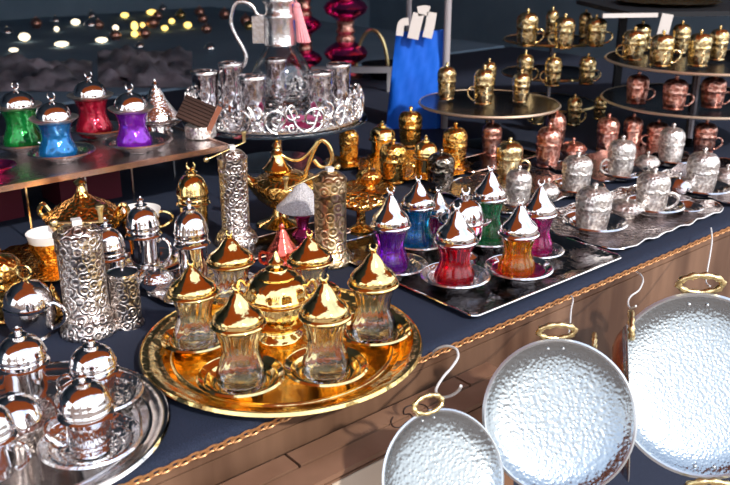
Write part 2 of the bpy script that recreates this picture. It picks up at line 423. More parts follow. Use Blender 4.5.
quad('ceiling_front', [sow(-3.2, -.60, 2.30), sow(5.2, -.60, 2.30), sow(5.2, .75, 2.50), sow(-3.2, .75, 2.50)], 'awning', thick=(0, 0, .02))
# the far side of the street that the metal mirrors
bm = B(); x = -9
while x < 9:
    w = random.uniform(.5, 1.6); hh = random.choice((1.8, 2.4, 3.0, 4.2, 5.2)) + random.uniform(-.3, .3)
    box(bm, x, x+w-.15, -8.6, -8.2, 0, hh); x += w
o = obj('wall_front', bm, 'facade', smooth=False); o['kind'] = 'structure'
# ------------------------------------------------------------------ table, cloth and braid
OE = -.047
hempx = [(60, 497), (165, 456), (250, 421), (300, 400), (370, 374), (430, 350), (480, 326), (540, 303), (600, 285), (630, 268), (665, 252), (690, 237), (712, 226), (760, 204), (900, 150)]
hem = []
for a, b in hempx:
    q = front(a, b, OE-.004); s = (Vector((q.x, q.y)) - A0).dot(EV); hem.append((s, q.z - T))
hem = [(-1.1, hem[0][1])] + hem + [(2.6, hem[-1][1])]
def hemz(s):
    for (s0, z0), (s1, z1) in zip(hem, hem[1:]):
        if s <= s1:
            k = (s-s0)/max(1e-6, s1-s0); return min(-.010, z0 + (z1-z0)*k)
    return min(-.01, hem[-1][1])
tb = thing('market_table', 'long wooden stall table with stained front board under the navy cloth', 'table', so(.3, .6, -T))
def boxso(bm, s0, s1, o0, o1, z0, z1):   # in the table frame, heights above table top
    vs = []
    for z in (z0, z1):
        for (s, o) in ((s0, o0), (s1, o0), (s1, o1), (s0, o1)): vs.append(bm.verts.new(so(s, o, z)))
    for f in ((0,3,2,1),(4,5,6,7),(0,1,5,4),(1,2,6,5),(2,3,7,6),(3,0,4,7)): bm.faces.new([vs[i] for i in f])
def under(t, name, bm, mat, smooth=False):   # world-built mesh parented to a thing
    mi = Matrix.LocRotScale(t.location, t.rotation_euler, None).inverted()
    bm.transform(mi); return obj(name, bm, mat, t, smooth=smooth)
bm = B(); boxso(bm, -1.1, 2.6, -.040, 1.75, -.03, -.006); under(tb, 'table_top', bm, 'wood')
bm = B(); boxso(bm, -1.1, 2.6, -.041, -.022, -.21, -.031); under(tb, 'front_board', bm, 'wood')
bm = B(); boxso(bm, -1.1, 2.6, -.020, -.010, -.78, -.2); o = under(tb, 'skirt_cloth', bm, 'cloth')
for s, oo in ((-1, 0.05), (2.5, 0.05), (-1, 1.65), (2.5, 1.65)):
    bm = B(); boxso(bm, s-.03, s+.03, oo-.03, oo+.03, -.8, -.03); under(tb, 'leg', bm, 'wood')
cl = thing('tablecloth', 'dark navy cloth spread over the stall table, hanging over its front edge', 'tablecloth', so(.3, .6, 0))
bm = B(); NS = 220; rows = []
for i in range(NS+1):
    s = -1.1 + 3.7*i/NS; hz = hemz(s)
    r = []
    for (o, z) in ((1.76, 0), (1.2, 0), (.8, 0), (.4, 0), (.1, 0), (-.03, 0), (-.041, -.001), (-.0455, -.004), (OE, hz*.5-.002), (OE-.002, hz), (OE+.0004, hz), (-.0445, -.006), (-.040, -.0035), (.1, -.0035), (1.76, -.0035)):
        r.append(bm.verts.new(so(s, o, z)))
    rows.append(r)
for a, b in zip(rows, rows[1:]):
    for k in range(len(a)-1): bm.faces.new((a[k], a[k+1], b[k+1], b[k]))
under(cl, 'cloth_sheet', bm, 'cloth', True)
bm = B()
s = -.15; k = 0
while s < 1.34:
    z = hemz(s); z2 = hemz(s+.011); c = so(s, OE-.004, z+.001)
    u = (so(s+.011, OE-.004, z2+.001) - c).normalized(); v = Vector((-.35*NV.x, -.35*NV.y, .93)).normalized()
    sg = 1 if k % 2 else -1
    tube(bm, ring_loop(c + v*(.0012*sg), 0.0078, .0044, u, v, 10), .00125, 5, closed=True)
    s += .0105; k += 1
br = under(cl, 'braid_trim', bm, 'braid', True); br['label'] = 'copper gold looped braid along the hem'
# ------------------------------------------------------------------ cardboard box under the gold tray
BZ = -.042
cb = thing('cardboard_box', 'long brown cardboard box with closed flaps and black squiggle in front of table', 'box', so(.2, -.2, BZ-.3))
bm = B(); boxso(bm, -.005, .43, -.128, -.068, BZ-.32, BZ-.010); under(cb, 'box_body', bm, 'card')
def flap(s0, s1, o0, o1):
    bm = B(); boxso(bm, s0, s1, o0, o1, BZ-.006, BZ); o = under(cb, 'flap', bm, 'card')
flap(-.006, .107, -.0935, -.067); flap(.1105, .371, -.0935, -.067); flap(.3750, .433, -.0935, -.067)
flap(-.006, .433, -.130, -.0975)
bm = B()
sq = smoothpts([at(x, y, BZ+.0005) for x, y in ((393,417),(391,422),(394,427),(401,427),(407,422),(413,419),(410,414),(404,414),(405,408),(412,405),(420,404),(427,407),(429,413),(425,417))], 5)
tube(bm, sq, .00075, 5); o = under(cb, 'ink_squiggle', bm, 'ink'); o['label'] = 'black marker squiggle'
bm = B(); boxso(bm, .125, .20, -.1300, -.1285, BZ-.20, BZ-.012)  # thin pale slab, painted sunlight on the box front
o = under(cb, 'sun_patch', bm, plain('card sun patch', (.62, .50, .38), .8)); o['label'] = 'pale patch of painted sunlight on the box front'
# ------------------------------------------------------------------ gold tray with six glasses
gtp = at(283, 350, 0)
round_tray(gtp, .173, 'gold_tray', 'gold_plain', 'large round polished gold tray holding six clear tea glasses', rimh=.012)
zt = .0029
G = 'clear tea glasses with gold lids on the round gold tray'
SG = 'gold saucers on the round gold tray'
gl = [(197,346,46,293,259,68,'at the left rim','left rim'), (233,301,44,262,230,60,'rear left of the sugar bowl','rear left'),
      (311,299,42,261,230,58,'rear right of the sugar bowl','rear right'), (373,338,46,284,243,76,'at the right rim','right rim'),
      (326,376,48,316,273,84,'front right of the tray','front right'), (242,386,50,324,283,87,'nearest the camera','front left')]
sl = {'left rim': 'gold saucer under clear glass at left rim of gold tray', 'rear left': 'gold saucer mostly hidden at rear left of gold tray',
      'rear right': 'gold saucer mostly hidden at rear right of gold tray', 'right rim': 'gold saucer under clear glass at right rim of gold tray',
      'front right': 'gold saucer under front right clear glass on gold tray', 'front left': 'gold saucer nearest the camera, front left of gold tray'}
for (x, y, w, ry, ty, sw, where, nm) in gl:
    t, R = saucer(x, y, sw, zt, 'gold_plain', sl[nm], SG)
    tea_glass(x, y, w, ry, ty, zt+.0026, 'clear', 'gold', f'clear spiral cut tea glass with pointed gold lid, {where}', G)
# central sugar bowl
p, R, H = dims(279, 336, 64, 249, zt)
t = thing('sugar_bowl', 'gold bulbous lidded sugar bowl in the middle of the round gold tray', 'sugar bowl', p)
obj('bowl', lathe(B(), [(0,0),(.74,0),(.80,.02),(.76,.05),(.60,.08),(.58,.10),(.80,.15),(.96,.22),(1.0,.30),(.99,.38),(.95,.43),(1.02,.45),(1.04,.47),(1.0,.485),(0,.485)], 48, R, H), 'gold', t)
lid = obj('lid', lathe(B(), [(0,.485),(1.02,.487),(1.05,.50),(1.0,.52),(.98,.57),(.88,.64),(.70,.695),(.60,.705),(.62,.72),(.52,.745),(.36,.77),(.34,.79),(.2,.80),(0,.8)], 48, R, H, flute=(14, .012, 0)), 'gold', t)
obj('finial', lathe(B(), [(0,.79),(.13,.80),(.09,.83),(.24,.845),(.25,.86),(.14,.89),(.09,.93),(.04,.97),(0,1.0)], 20, R, H), 'gold_plain', lid)
for sg in (-1, 1):
    bm = B(); tube(bm, smoothpts([(sg*R*.96, 0, H*.44), (sg*R*1.22, 0, H*.55), (sg*R*1.12, 0, H*.66), (sg*R*.92, 0, H*.58)], 6), R*.06, 7); obj('handle', bm, 'gold_plain', t)
# ------------------------------------------------------------------ dark tray with coloured glasses
rect_tray(.615, .135, .345, .335, .0008, 'dtray', 'silver', 'dark mirror finish rectangular tray under the coloured tea glasses', rimh=.006)
zc = .0035
CGp = 'coloured tea glasses with pointed silver lids on the dark tray'
SGp = 'silver saucers on the dark tray'
saucer(397, 272, 60, zc, 'silver_ham', 'silver saucer under the purple glass at left of dark tray', SGp)
saucer(419, 248, 56, zc, 'silver_ham', 'silver saucer under the blue glass on dark tray', SGp)
saucer(455, 284, 68, zc, 'silver_ham', 'silver ringed saucer under the dark red glass, nearest tray corner', SGp)
saucer(487, 245, 56, zc, 'silver_ham', 'silver saucer under the green glass on dark tray', SGp)
saucer(518, 276, 67, zc, 'silver', 'silver saucer with magenta well under the amber glass', SGp, centre='rosegold')
saucer(538, 256, 50, zc, 'silver_ham', 'silver saucer under the magenta glass behind the amber glass', SGp)
zg = zc+.0023
tea_glass(390, 271, 37, 226, 186, zg, 'g_purple', 'silver', 'purple tea glass with pointed silver lid, leftmost on dark tray', CGp, flutes=(12,.03,0))
tea_glass(417, 247, 32, 206, 175, zg, 'g_teal', 'silver', 'blue tea glass with pointed silver lid behind the purple one', CGp, flutes=(12,.03,0))
tea_glass(487, 243, 32, 198, 164, zg, 'g_dgreen', 'silver', 'dark green tea glass with pointed silver lid, rearmost on dark tray', CGp, flutes=(12,.03,0))
tea_glass(536, 254, 32, 214, 179, zg, 'g_magenta', 'silver', 'magenta tea glass with pointed silver lid, rightmost on dark tray', CGp, flutes=(12,.03,0))
tea_glass(454, 283, 40, 241, 202, zg, 'g_red', 'silver', 'dark red tea glass with pointed silver lid, front left on dark tray', CGp, flutes=(12,.03,0))
tea_glass(516, 274, 37, 234, 197, zg, 'g_amber', 'silver', 'amber yellow tea glass with pointed silver lid, front right on dark tray', CGp, flutes=(12,.03,0))
tea_glass(437, 236, 26, 214, 186, zg, 'g_magenta', 'silver_dim', 'small magenta covered glass half hidden behind domed silver bowl', None, flutes=(12,.03,0))
# domed bowl in the middle
p, R, H = dims(463, 257, 54, 186, zc)
t = thing('sugar_bowl', 'silver footed sugar bowl with wide brim and crescent topped dome among coloured glasses', 'sugar bowl', p)
obj('bowl', lathe(B(), [(0,0),(.5,0),(.55,.03),(.3,.09),(.26,.13),(.5,.2),(.68,.3),(.72,.42),(.74,.5),(0,.5)], 40, R, H), 'silver', t)
lid = obj('lid', lathe(B(), [(0,.50),(.76,.505),(.98,.53),(1.0,.55),(.97,.555),(.72,.535),(.71,.56),(.68,.65),(.56,.74),(.38,.80),(.2,.825),(.17,.83),(.17,.87),(.2,.875),(.2,.885),(0,.89)], 40, R, H), 'silver', t)
bm = B(); crescent(bm, H*.945, H*.05); obj('finial', bm, 'silver', lid)
# ------------------------------------------------------------------ silver cups on scalloped trays, right
TG = 'wavy edged grey metal trays at the right'
rect_tray(.975, .085, .36, .20, .0008, 'ptray', 'silver_dim', 'grey wavy edged tray nearest the table edge, under two silver cups', TG, rimh=.007, wave=70, corner=.03)
rect_tray(.95, .33, .28, .22, .0008, 'ptray', 'silver_dim', 'grey wavy edged tray just behind the front one, partly hidden by magenta glass', TG, rimh=.007, wave=70, corner=.03)
rect_tray(1.325, .09, .30, .22, .0008, 'ptray', 'silver_dim', 'grey wavy edged tray at the far right edge of the view', TG, rimh=.007, wave=70, corner=.03)
rect_tray(1.285, .31, .34, .16, .0008, 'ptray', 'silver_dim', 'grey wavy edged tray at the foot of the copper cup stand', TG, rimh=.007, wave=70, corner=.03)
zr = .0034
CG = 'embossed silver covered coffee cups at the right'
cs = [(591,230,36,182,None,'embossed silver covered cup without visible handle, nearest on the front wavy tray','silver_orn'),
      (650,212,33,167,'R','embossed silver covered cup with handle on its right, on the front wavy tray','silver_orn'),
      (575,193,30,151,None,'embossed silver covered cup behind and left of the nearest silver cup','silver_orn'),
      (619,178,27,135,'L','embossed silver covered cup with handle on its left, below the copper cups','silver_orn'),
      (669,164,25,123,None,'tall pale embossed silver cup, farthest back of the silver cups','silver_orn'),
      (699,194,31,147,None,'bright embossed silver cup at right, before the copper cup stand','silver_orn'),
      (517,207,26,165,'L','embossed silver cup with pierced handle behind the green and magenta glasses','silver_orn')]
for x, y, w, top, hd, lb, m in cs:
    saucer(x+3, y, w*1.75, zr, 'silver_dim', 'silver saucer under the ' + lb.split(',')[0].replace('embossed silver covered cup', 'cup').replace('embossed silver cup', 'cup') if 0 else {591:'silver saucer under the nearest silver cup on the front wavy tray',650:'silver saucer under the silver cup with right hand handle',575:'silver saucer under the cup behind the nearest silver cup',619:'silver saucer under the silver cup with left hand handle',669:'silver saucer under the farthest silver cup',699:'dark beaded silver saucer under the bright cup at right',517:'silver saucer behind the green glass under the pierced handle cup'}[x], 'saucers under the embossed silver cups')
    cup(x, y, w, top, zr+.0024, m, lb, CG, 'orn', hd)
def bowl_small(px, py, w, top, h, mat, label, group=None):
    p, R, H = dims(px, py, w, top, h)
    t = thing('lidded_sugar_bowl', label, 'sugar bowl', p, group)
    obj('bowl', lathe(B(), [(0,0),(.5,0),(.55,.04),(.4,.12),(.7,.22),(.95,.38),(1.0,.46),(0,.46)], 28, R, H), mat, t)
    lid = obj('lid', lathe(B(), [(0,.46),(1.03,.47),(1.05,.5),(.96,.55),(.84,.66),(.55,.76),(.2,.80),(0,.8)], 28, R, H, flute=(8,.03,0)), mat, t)
    obj('finial', lathe(B(), [(0,.79),(.1,.8),(.08,.86),(.14,.92),(.1,.98),(0,1)], 12, R, H), mat, lid)
    return t
BG = 'small embossed lidded sugar bowls'
bowl_small(625,217,35,196,zr,'silver_orn','low embossed silver lidded bowl between the two front tray cups',BG)
bowl_small(547,205,22,178,zr,'silver_orn','small round silver lidded bowl right of the magenta glass lid',BG)
bowl_small(646,173,24,151,zr,'silver_orn','small silver lidded bowl between the two rear silver cups',BG)
bowl_small(725,187,26,164,zr,'silver_orn','small silver lidded bowl cut off by the right edge of view',BG)
bowl_small(677,197,26,172,zr,'silver_dim','reddish reflecting silver bowl half hidden left of the bright cup',BG)
bowl_small(572,160,26,137,.002,'copper','low copper lidded bowl between two copper cups',BG)
saucer(685,211,34,zr,'silver_dim','small empty silver dish at the right end of front wavy tray',None,name='small_dish',cat='dish')
# bronze / brass / copper singles behind
XG = 'single dark metal covered cups behind the coloured glasses'
cup(440,191,28,148,.002,'bronze','dark antique bronze domed cup behind the blue glass',XG)
cup(508,178,27,137,.002,'brass','dull brass covered cup with handle right of the dark bronze one',XG,hand='R')
cup(491,155,20,119,.002,'copper','dull pink copper covered cup under the black round plate',XG)
cup(547,166,25,122,.002,'copper','pink copper covered cup left of the low copper bowl',XG)
cup(554,150,20,108,.002,'copper','pink copper covered cup directly behind another copper cup',XG)
cup(606,150,22,113,.002,'copper','orange copper covered cup under the round stand rims',XG)
cup(631,147,19,113,.002,'copper','dim copper covered cup in shade right of the orange copper cup',XG)
rect_tray(1.08, .505, .24, .095, .0006, 'blacktray', 'copper_edge', 'black lacquer tray under the copper cups', None, rimh=.006)
# ------------------------------------------------------------------ round stands with plates
def tier_stand(cx, cy, R, levels, label, mat, rimmat, base=True, legs=3, a0=.5):
    t = thing('tiered_stand', label, 'display stand', Vector((cx, cy, T+.0002)))
    for z in levels:
        obj('shelf_plate', lathe(B(), [(0,0),(.9,0),(1,.55),(1.0,.8),(.93,.35),(0,.25)], 72, R, .008, z-.004), mat, t)
        obj('plate_rim', lathe(B(), [(.985,0),(1.005,-.5),(1.025,0),(1.005,.6)], 72, R, .006, z, closed=True), rimmat, t)
    bm = B()
    lathe(bm, [(0,0),(.35,0),(.35,.01),(.05,.03),(.045,.04),(.045,levels[-1]/R-.02),(0,levels[-1]/R-.02)], 20, R, R)
    obj('centre_post', bm, mat, t)
    return t
# right stand: front rims about 1.85 m away
RSx, RSy, RSR = .800, 2.06, .215
tier_stand(RSx, RSy, RSR, (.10, .195), 'black two tier round stand of brass and copper cups at right', 'blacktray', 'rimtray')
def at_on(px, py, z): return at(px, py, z)
SGt = 'brass covered cups on the top tier of the right stand'
for x, y, w, top, hd, lb in ((632,60,23,26,'L','brass covered cup with handle left, leftmost on top tier of right stand'),
        (660,66,24,30,'R','brass covered cup with handle right, left of centre on top tier of right stand'),
        (697,66,23,29,None,'brass covered cup right of centre at the front of right stand top tier'),
        (640,51,18,20,'R','brass cup behind the leftmost cup on right stand top tier'),
        (679,53,18,20,None,'dim brass cup at the rear middle of right stand top tier'),
        (716,60,19,25,None,'brass covered cup nearest the right edge of view, top tier')):
    cup(x, y, w, top, .1985, 'brass', lb, SGt, hand=hd)
SGc = 'copper covered cups on the lower tier of the right stand'
for x, y, w, top, hd, lb in ((636,103,22,71,'R','copper cup at left end of the right stand lower tier'),
        (673,109,24,75,'R','copper cup with round handle in the middle of right stand lower tier'),
        (711,107,24,73,'R','copper cup toward the right edge on right stand lower tier')):
    cup(x, y, w, top, .1035, 'copper', lb, SGc, hand=hd)
for x, y, w, top, hd, lb in ((656,147,22,119,'L','shaded copper cup with handle left, under the right stand'), (703,152,22,119,'R','shaded copper cup with handle right, under the right stand')):
    cup(x, y, w, top, .002, 'copper', lb, 'copper cups in shade below the right stand', hand=hd)
# middle stand
q = at(553, 43, .193); MSR = .135; MSx, MSy = q.x*1.02, 2.46
tier_stand(MSx, MSy, MSR, (.015, .100, .193), 'dark three tier round stand of yellow brass cups in the middle', 'blacktray', 'brass_knob')
GM1 = 'brass covered cups on the top tier of the middle stand'
for x, y, w, top, hd, lb in ((526,46,22,8,'R','brass covered cup at left of middle stand top tier'), (563,48,21,13,'L','brass covered cup front centre of middle stand top tier'),
        (594,46,22,14,'R','brass covered cup at right of middle stand top tier'), (551,38,13,6,None,'dim brass cup behind, rear of middle stand top tier'),
        (584,37,13,9,None,'dim brass cup at rear right of middle stand top tier')):
    cup(x, y, w, top, .1965, 'brass', lb, GM1, hand=hd)
GM2 = 'brass covered cups on the second tier of the middle stand'
for x, y, w, top, hd, lb in ((524,83,17,50,'R','brass cup at left of middle stand second tier'), (552,86,17,53,'L','pale brass cup front centre of middle stand second tier'),
        (586,84,17,53,'R','brass cup at right of middle stand second tier')):
    cup(x, y, w, top, .1035, 'brass', lb, GM2, hand=hd)
GM3 = 'brass covered cups on the bottom tier of the middle stand'
for x, y, w, top, hd, lb in ((537,124,15,96,'L','brass cup at left of middle stand bottom tier'), (573,125,15,94,'R','brass cup with curled handle, front of middle stand bottom tier'),
        (599,119,13,94,None,'dim brass cup at right of middle stand bottom tier')):
    cup(x, y, w, top, .0185, 'brass', lb, GM3, hand=hd)
# black plate stand on the left of it
tier_stand(at(486, 99, .10).x, 2.02, .165, (.10,), 'black round plate stand with three dull brass cups beside the blue bag', 'blacktray', 'rimtray')
GP = 'dull brass covered cups on the black round plate stand'
for x, y, w, top, hd, lb in ((446,99,19,62,None,'dull brass covered cup at left of the black round plate'), (483,104,21,64,'L','dull brass cup with handle left, middle of the black round plate'),
        (520,102,18,69,None,'dull brass covered cup at right of the black round plate'), (488,90,15,58,None,'dull brass cup behind the middle cup on black round plate')):
    cup(x, y, w, top, .1035, 'brass', lb, GP, hand=hd)
# ------------------------------------------------------------------ gold cups, centre back
def scallop_tray(px, py, w, h, mat, label, n=12, sq=.62, group=None):
    p = at(px, py, h); R = w*.5*depth_of(p)/F
    t = thing('scalloped_tray', label, 'tray', p, group)
    obj('tray_plate', lathe(B(), [(0,0),(.7,0),(.9,.5),(1,.9),(1.02,1.0),(.98,1.05),(.86,.62),(.68,.2),(0,.16)], 96, R, .010, flute=(n, .035, 0)), mat, t)
    return t
scallop_tray(414, 168, 112, .0008, 'gold_orn', 'scalloped gold tray under the gold coffee cups by the blue bag', 18)
scallop_tray(346, 166, 44, .0008, 'gold_orn', 'small scalloped gold tray under the leftmost gold cup', 12)
GC = 'gold covered coffee cups on the scalloped trays'
for x, y, w, top, hd, lb, st, m in ((349,162,20,124,None,'gold embossed cylindrical cup beneath the glass stand rim','orn','gold_orn'),
        (410,146,24,106,None,'gold covered cup farthest back, before the blue bag','orn','gold_orn'),
        (382,157,26,121,None,'copper gold plain lidded cup left of the rearmost gold cup','pol','gold_plain'),
        (393,182,28,138,'R','gold embossed cup with handle right, front of the gold cups','orn','gold_orn'),
        (425,178,24,135,None,'plain orange gold lidded cup right of the handled gold cup','pol','gold_plain'),
        (454,168,25,122,None,'gold embossed cup at right of the gold group','orn','gold_orn')):
    cup(x, y, w, top, .003, m, lb, GC, st, hd)
scallop_tray(366, 192, 56, .0008, 'gold_orn', 'scalloped gold tray in front of the gold cups, below small lidded dish', 12)
bowl_small(369,189,26,163,.003,'gold_orn','small flat gold lidded dish on a scalloped tray',BG)
# footed pierced gold dish
p, R, H = dims(361, 232, 50, 200, .0)
t = thing('pierced_dish', 'shallow pierced gold dish on a foot beside the antique brass grinder', 'dish', p)
obj('foot', lathe(B(), [(0,0),(.5,0),(.5,.1),(.2,.25),(.18,.6),(.3,.78),(0,.78)], 28, R, H), 'gold_orn', t)
obj('dish', lathe(B(), [(0,.74),(.5,.76),(.9,.9),(1.0,1.0),(.97,1.03),(.8,.93),(0,.85)], 60, R, H, flute=(12,.03,0)), 'gold_orn', t)
bm = B()
for k in range(9):
    a = 2*PI*k/9; c = (R*.62*math.cos(a), R*.62*math.sin(a), H*1.0)
    tube(bm, ring_loop(c, R*.2, R*.2, (1,0,0), (0,1,.15), 12), R*.035, 5, closed=True)
tube(bm, ring_loop((0,0,H*1.0), R*.3, R*.3, (1,0,0), (0,1,.1), 16), R*.04, 5, closed=True)
obj('scrollwork', bm, 'gold_plain', t)
rect_tray(.425, .375, .22, .08, .0006, 'blacktray', 'copper_edge', 'narrow black tray with copper edge between gold dish and purple glass', None, rimh=.006)
# ------------------------------------------------------------------ grinders
grinder(90, 331, 46, 219, 0, 'silver_eng', 'tall engraved silver grinder at left with brass crank, nearest the gold tray', 58, (.03, .95, 1.05, .02), group='engraved hand coffee grinders')
grinder(237, 243, 29, 145, 0, 'silver_eng', 'engraved silver grinder with raised brass crank beside the gold genie lamp', 44, (.6, 1.9, .95, .28), group='engraved hand coffee grinders')
grinder(331, 262, 33, 167, 0, 'brass_ant', 'antique brass engraved grinder right of the genie lamp, crank pointing left', 46, (PI+.35, .5, 2.7, -.34), group='engraved hand coffee grinders')
p, R, H = dims(128, 324, 32, 260, 0)
t = thing('coffee_grinder', 'short engraved silver canister right of the tall silver grinder', 'canister', p)
obj('canister_body', lathe(B(), [(0,0),(1.02,0),(1.05,.03),(.9,.08),(.92,.12),(.92,.76),(1.0,.78),(1.0,.80),(0,.80)], 36, R, H), 'silver_eng', t)
obj('lid', lathe(B(), [(0,.8),(.95,.8),(.95,.83),(.5,.87),(.14,.89),(.1,.93),(.16,.96),(.08,1.0),(0,1.0)], 36, R, H), 'silver_dim', t)
# polished pots
PG = 'polished silver domed pots at the left'
cup(113, 293, 35, 217, .002, 'silver', 'domed polished silver pot behind the short canister', PG, 'pol')
t, R, H = cup(147, 270, 35, 196, .006, 'silver', 'polished silver covered mug with handle right, before white lined cup', PG, 'pol', 'R')
cup(195, 285, 35, 198, .002, 'silver', 'tall polished silver domed jar between gold lids and gold crescent cup', PG, 'pol')
cup(196, 240, 33, 163, .002, 'gold', 'gold domed cup with crescent finial left of the engraved silver grinder', None, 'pol', fin='crescent')
saucer(151, 268, 62, .001, 'silver_dim', 'silver saucer under the polished mug with handle', None)
# small square tray and domed dish
rect_tray(.222, .315, .15, .12, .001, 'ptray', 'silver_dim', 'small hammered grey square tray beside the short silver canister', None, rimh=.008, wave=60, corner=.02)
bowl_small(157, 294, 34, 262, .004, 'silver_ham', 'small silver domed dish on the grey square tray', BG)
# ------------------------------------------------------------------ genie lamp
p = at(279, 224, 0); d0 = depth_of(p); k = d0/F
t = thing('genie_lamp', 'gold genie lamp with long spout, looped handle and pedestal foot', 'oil lamp', p)
def lx(px, py, base=p):           # picture-plane offsets turned into the lamp's own upright plane
    q = ray(px, py); kk = base.y/q.y
    return Vector((q.x*kk - base.x, 0, CH + T + q.z*kk - base.z))
zb = lx(290, 207).z; zrim = lx(290, 179).z; cxl = lx(287, 190).x; Rb = .060
obj('foot', lathe(B(), [(0,0),(.62,0),(.66,.05),(.60,.12),(.30,.30),(.20,.55),(.16,.85),(.3,1.0),(0,1.0)], 36, Rb, zb+.004), 'gold', t)
obj('lamp_bowl', lathe(B(), [(0,0),(.28,0),(.6,.12),(.88,.4),(1.0,.75),(.98,.95),(.85,1.06),(.5,1.2),(.3,1.3),(0,1.3)], 44, Rb, zrim-zb, zb, cx=cxl, flute=(16,.012,0)), 'gold_orn', t)
sp = [lx(268,190), lx(258,186), lx(250,181), lx(243,176)]
bm = B(); tube(bm, smoothpts(sp, 5), [.026,.024,.021,.0195,.018,.0165,.015,.013,.0115,.010,.009,.0085,.008,.0078,.008,.009][:16], 14); obj('spout', bm, 'gold', t)
lid = obj('lid', lathe(B(), [(0,0),(.55,0),(.58,.06),(.42,.18),(.36,.25),(.22,.42),(.2,.5),(.26,.55),(.14,.62),(.12,.68),(.19,.75),(.12,.84),(.08,.88),(.11,.94),(0,1.0)], 28, .044, lx(275,138).z-lx(278,170).z, lx(278,170).z, cx=lx(277,160).x), 'gold', t)
hp = [lx(*v) for v in ((312,188),(306,175),(310,160),(316,146),(322,140),(329,146),(332,157),(328,166),(320,166),(314,160))]
bm = B(); tube(bm, smoothpts(hp, 5), .0038, 8); obj('handle', bm, 'gold_plain', t)
bm = B(); tube(bm, smoothpts([lx(*v) for v in ((279,153),(287,158),(298,160),(309,153),(318,141))], 5), .003, 8); obj('lid_chain_band', bm, 'gold_plain', t)
# beaded silver dish on magenta foot
p, R, H = dims(303, 236, 52, 182, 0)
t = thing('footed_dish', 'grey beaded silver dish on magenta foot between lamp and antique grinder', 'dish', p)
obj('foot', lathe(B(), [(0,0),(.42,0),(.44,.05),(.2,.15),(.25,.3),(.32,.38),(.2,.46),(.3,.5),(0,.5)], 28, R, H), 'rosegold', t)
obj('dish', lathe(B(), [(0,.5),(.45,.5),(.9,.50),(1.0,.53),(.98,.56),(.7,.68),(.4,.84),(.15,.97),(0,1.0)], 40, R, H), 'stone', t)
# red lidded pot with ear handle
p, R, H = dims(284, 288, 38, 222, 0)
t = thing('lidded_pot', 'red lacquered lidded pot with ear handles behind the gold sugar bowl', 'pot', p)
obj('pot_body', lathe(B(), [(0,0),(.6,0),(.6,.04),(.4,.1),(.7,.22),(.95,.36),(.9,.46),(.8,.5),(0,.5)], 32, R, H, flute=(10,.05,0)), 'red_enamel', t)
lid = obj('lid', lathe(B(), [(0,.5),(.86,.5),(.9,.53),(.7,.62),(.42,.74),(.25,.85),(.14,.9),(0,.9)], 32, R, H, flute=(10,.05,0)), 'red_enamel', t)
obj('finial', lathe(B(), [(0,.89),(.12,.9),(.16,.94),(.06,.98),(0,1)], 12, R, H), 'red_enamel', lid)
for sg in (-1, 1):
    bm = B(); tube(bm, smoothpts([(sg*R*.85,0,H*.36),(sg*R*1.2,0,H*.42),(sg*R*1.15,0,H*.55),(sg*R*.8,0,H*.52)], 5), R*.09, 7); obj('handle', bm, 'red_enamel', t)
# ------------------------------------------------------------------ left gold group
scallop_tray(44, 266, 118, .0008, 'gold_orn', 'ornate scalloped gold tray under the white lined gold cup at left', 18)
def lined_cup(px, py, w, rim, h, label, hand, group):
    p, R, H = dims(px, py, w, rim, h)
    t = thing('lined_cup', label, 'coffee cup', p, group)
    obj('holder', lathe(B(), [(0,0),(.58,0),(.62,.06),(.5,.12),(.68,.25),(.86,.5),(.93,.74),(.9,.74),(.6,.3),(0,.2)], 36, R, H, flute=(10,.03,0)), 'gold_orn', t)
    obj('liner', lathe(B(), [(0,.22),(.58,.3),(.86,.66),(.98,.94),(1.0,1.0),(.95,1.0),(.88,.82),(.6,.42),(0,.34)], 40, R, H), 'porcelain', t)
    if hand: obj('handle', handle_bm(R, H*1.5, {'R': 0, 'L': PI}[hand], z=.42), 'gold', t)
LGp = 'gold cups lined with white porcelain'
lined_cup(51, 262, 41, 232, .003, 'gold cup with white porcelain lining on the ornate gold tray at left', None, LGp)
lined_cup(142, 238, 42, 209, .003, 'gold handled cup with white lining behind the polished silver mug', 'R', LGp)
p, R, H = dims(88, 247, 74, 177, .003)
t = thing('sugar_bowl', 'large ornate gold sugar bowl with tall finial and side handles at left', 'sugar bowl', p)
obj('bowl', lathe(B(), [(0,0),(.5,0),(.55,.04),(.35,.1),(.6,.18),(.92,.32),(1.0,.44),(0,.46)], 44, R, H, flute=(12,.03,0)), 'gold_orn', t)
lid = obj('lid', lathe(B(), [(0,.46),(1.02,.46),(1.04,.49),(.85,.53),(.7,.60),(.48,.66),(.3,.70),(.18,.76),(.12,.82),(0,.82)], 44, R, H, flute=(12,.045,0)), 'gold_orn', t)
obj('finial', lathe(B(), [(0,.8),(.14,.81),(.1,.86),(.08,.88),(.17,.91),(.17,.94),(.08,.97),(0,1.0)], 14, R, H), 'gold', lid)
for sg in (-1, 1):
    bm = B(); tube(bm, smoothpts([(sg*R*.9,0,H*.36),(sg*R*1.2,0,H*.5),(sg*R*1.08,0,H*.62),(sg*R*.92,0,H*.52)], 5), R*.07, 7); obj('handle', bm, 'gold', t)
cup(8, 318, 42, 247, .002, 'gold_orn', 'gold embossed covered cup cut off by left edge of view', None, 'orn')
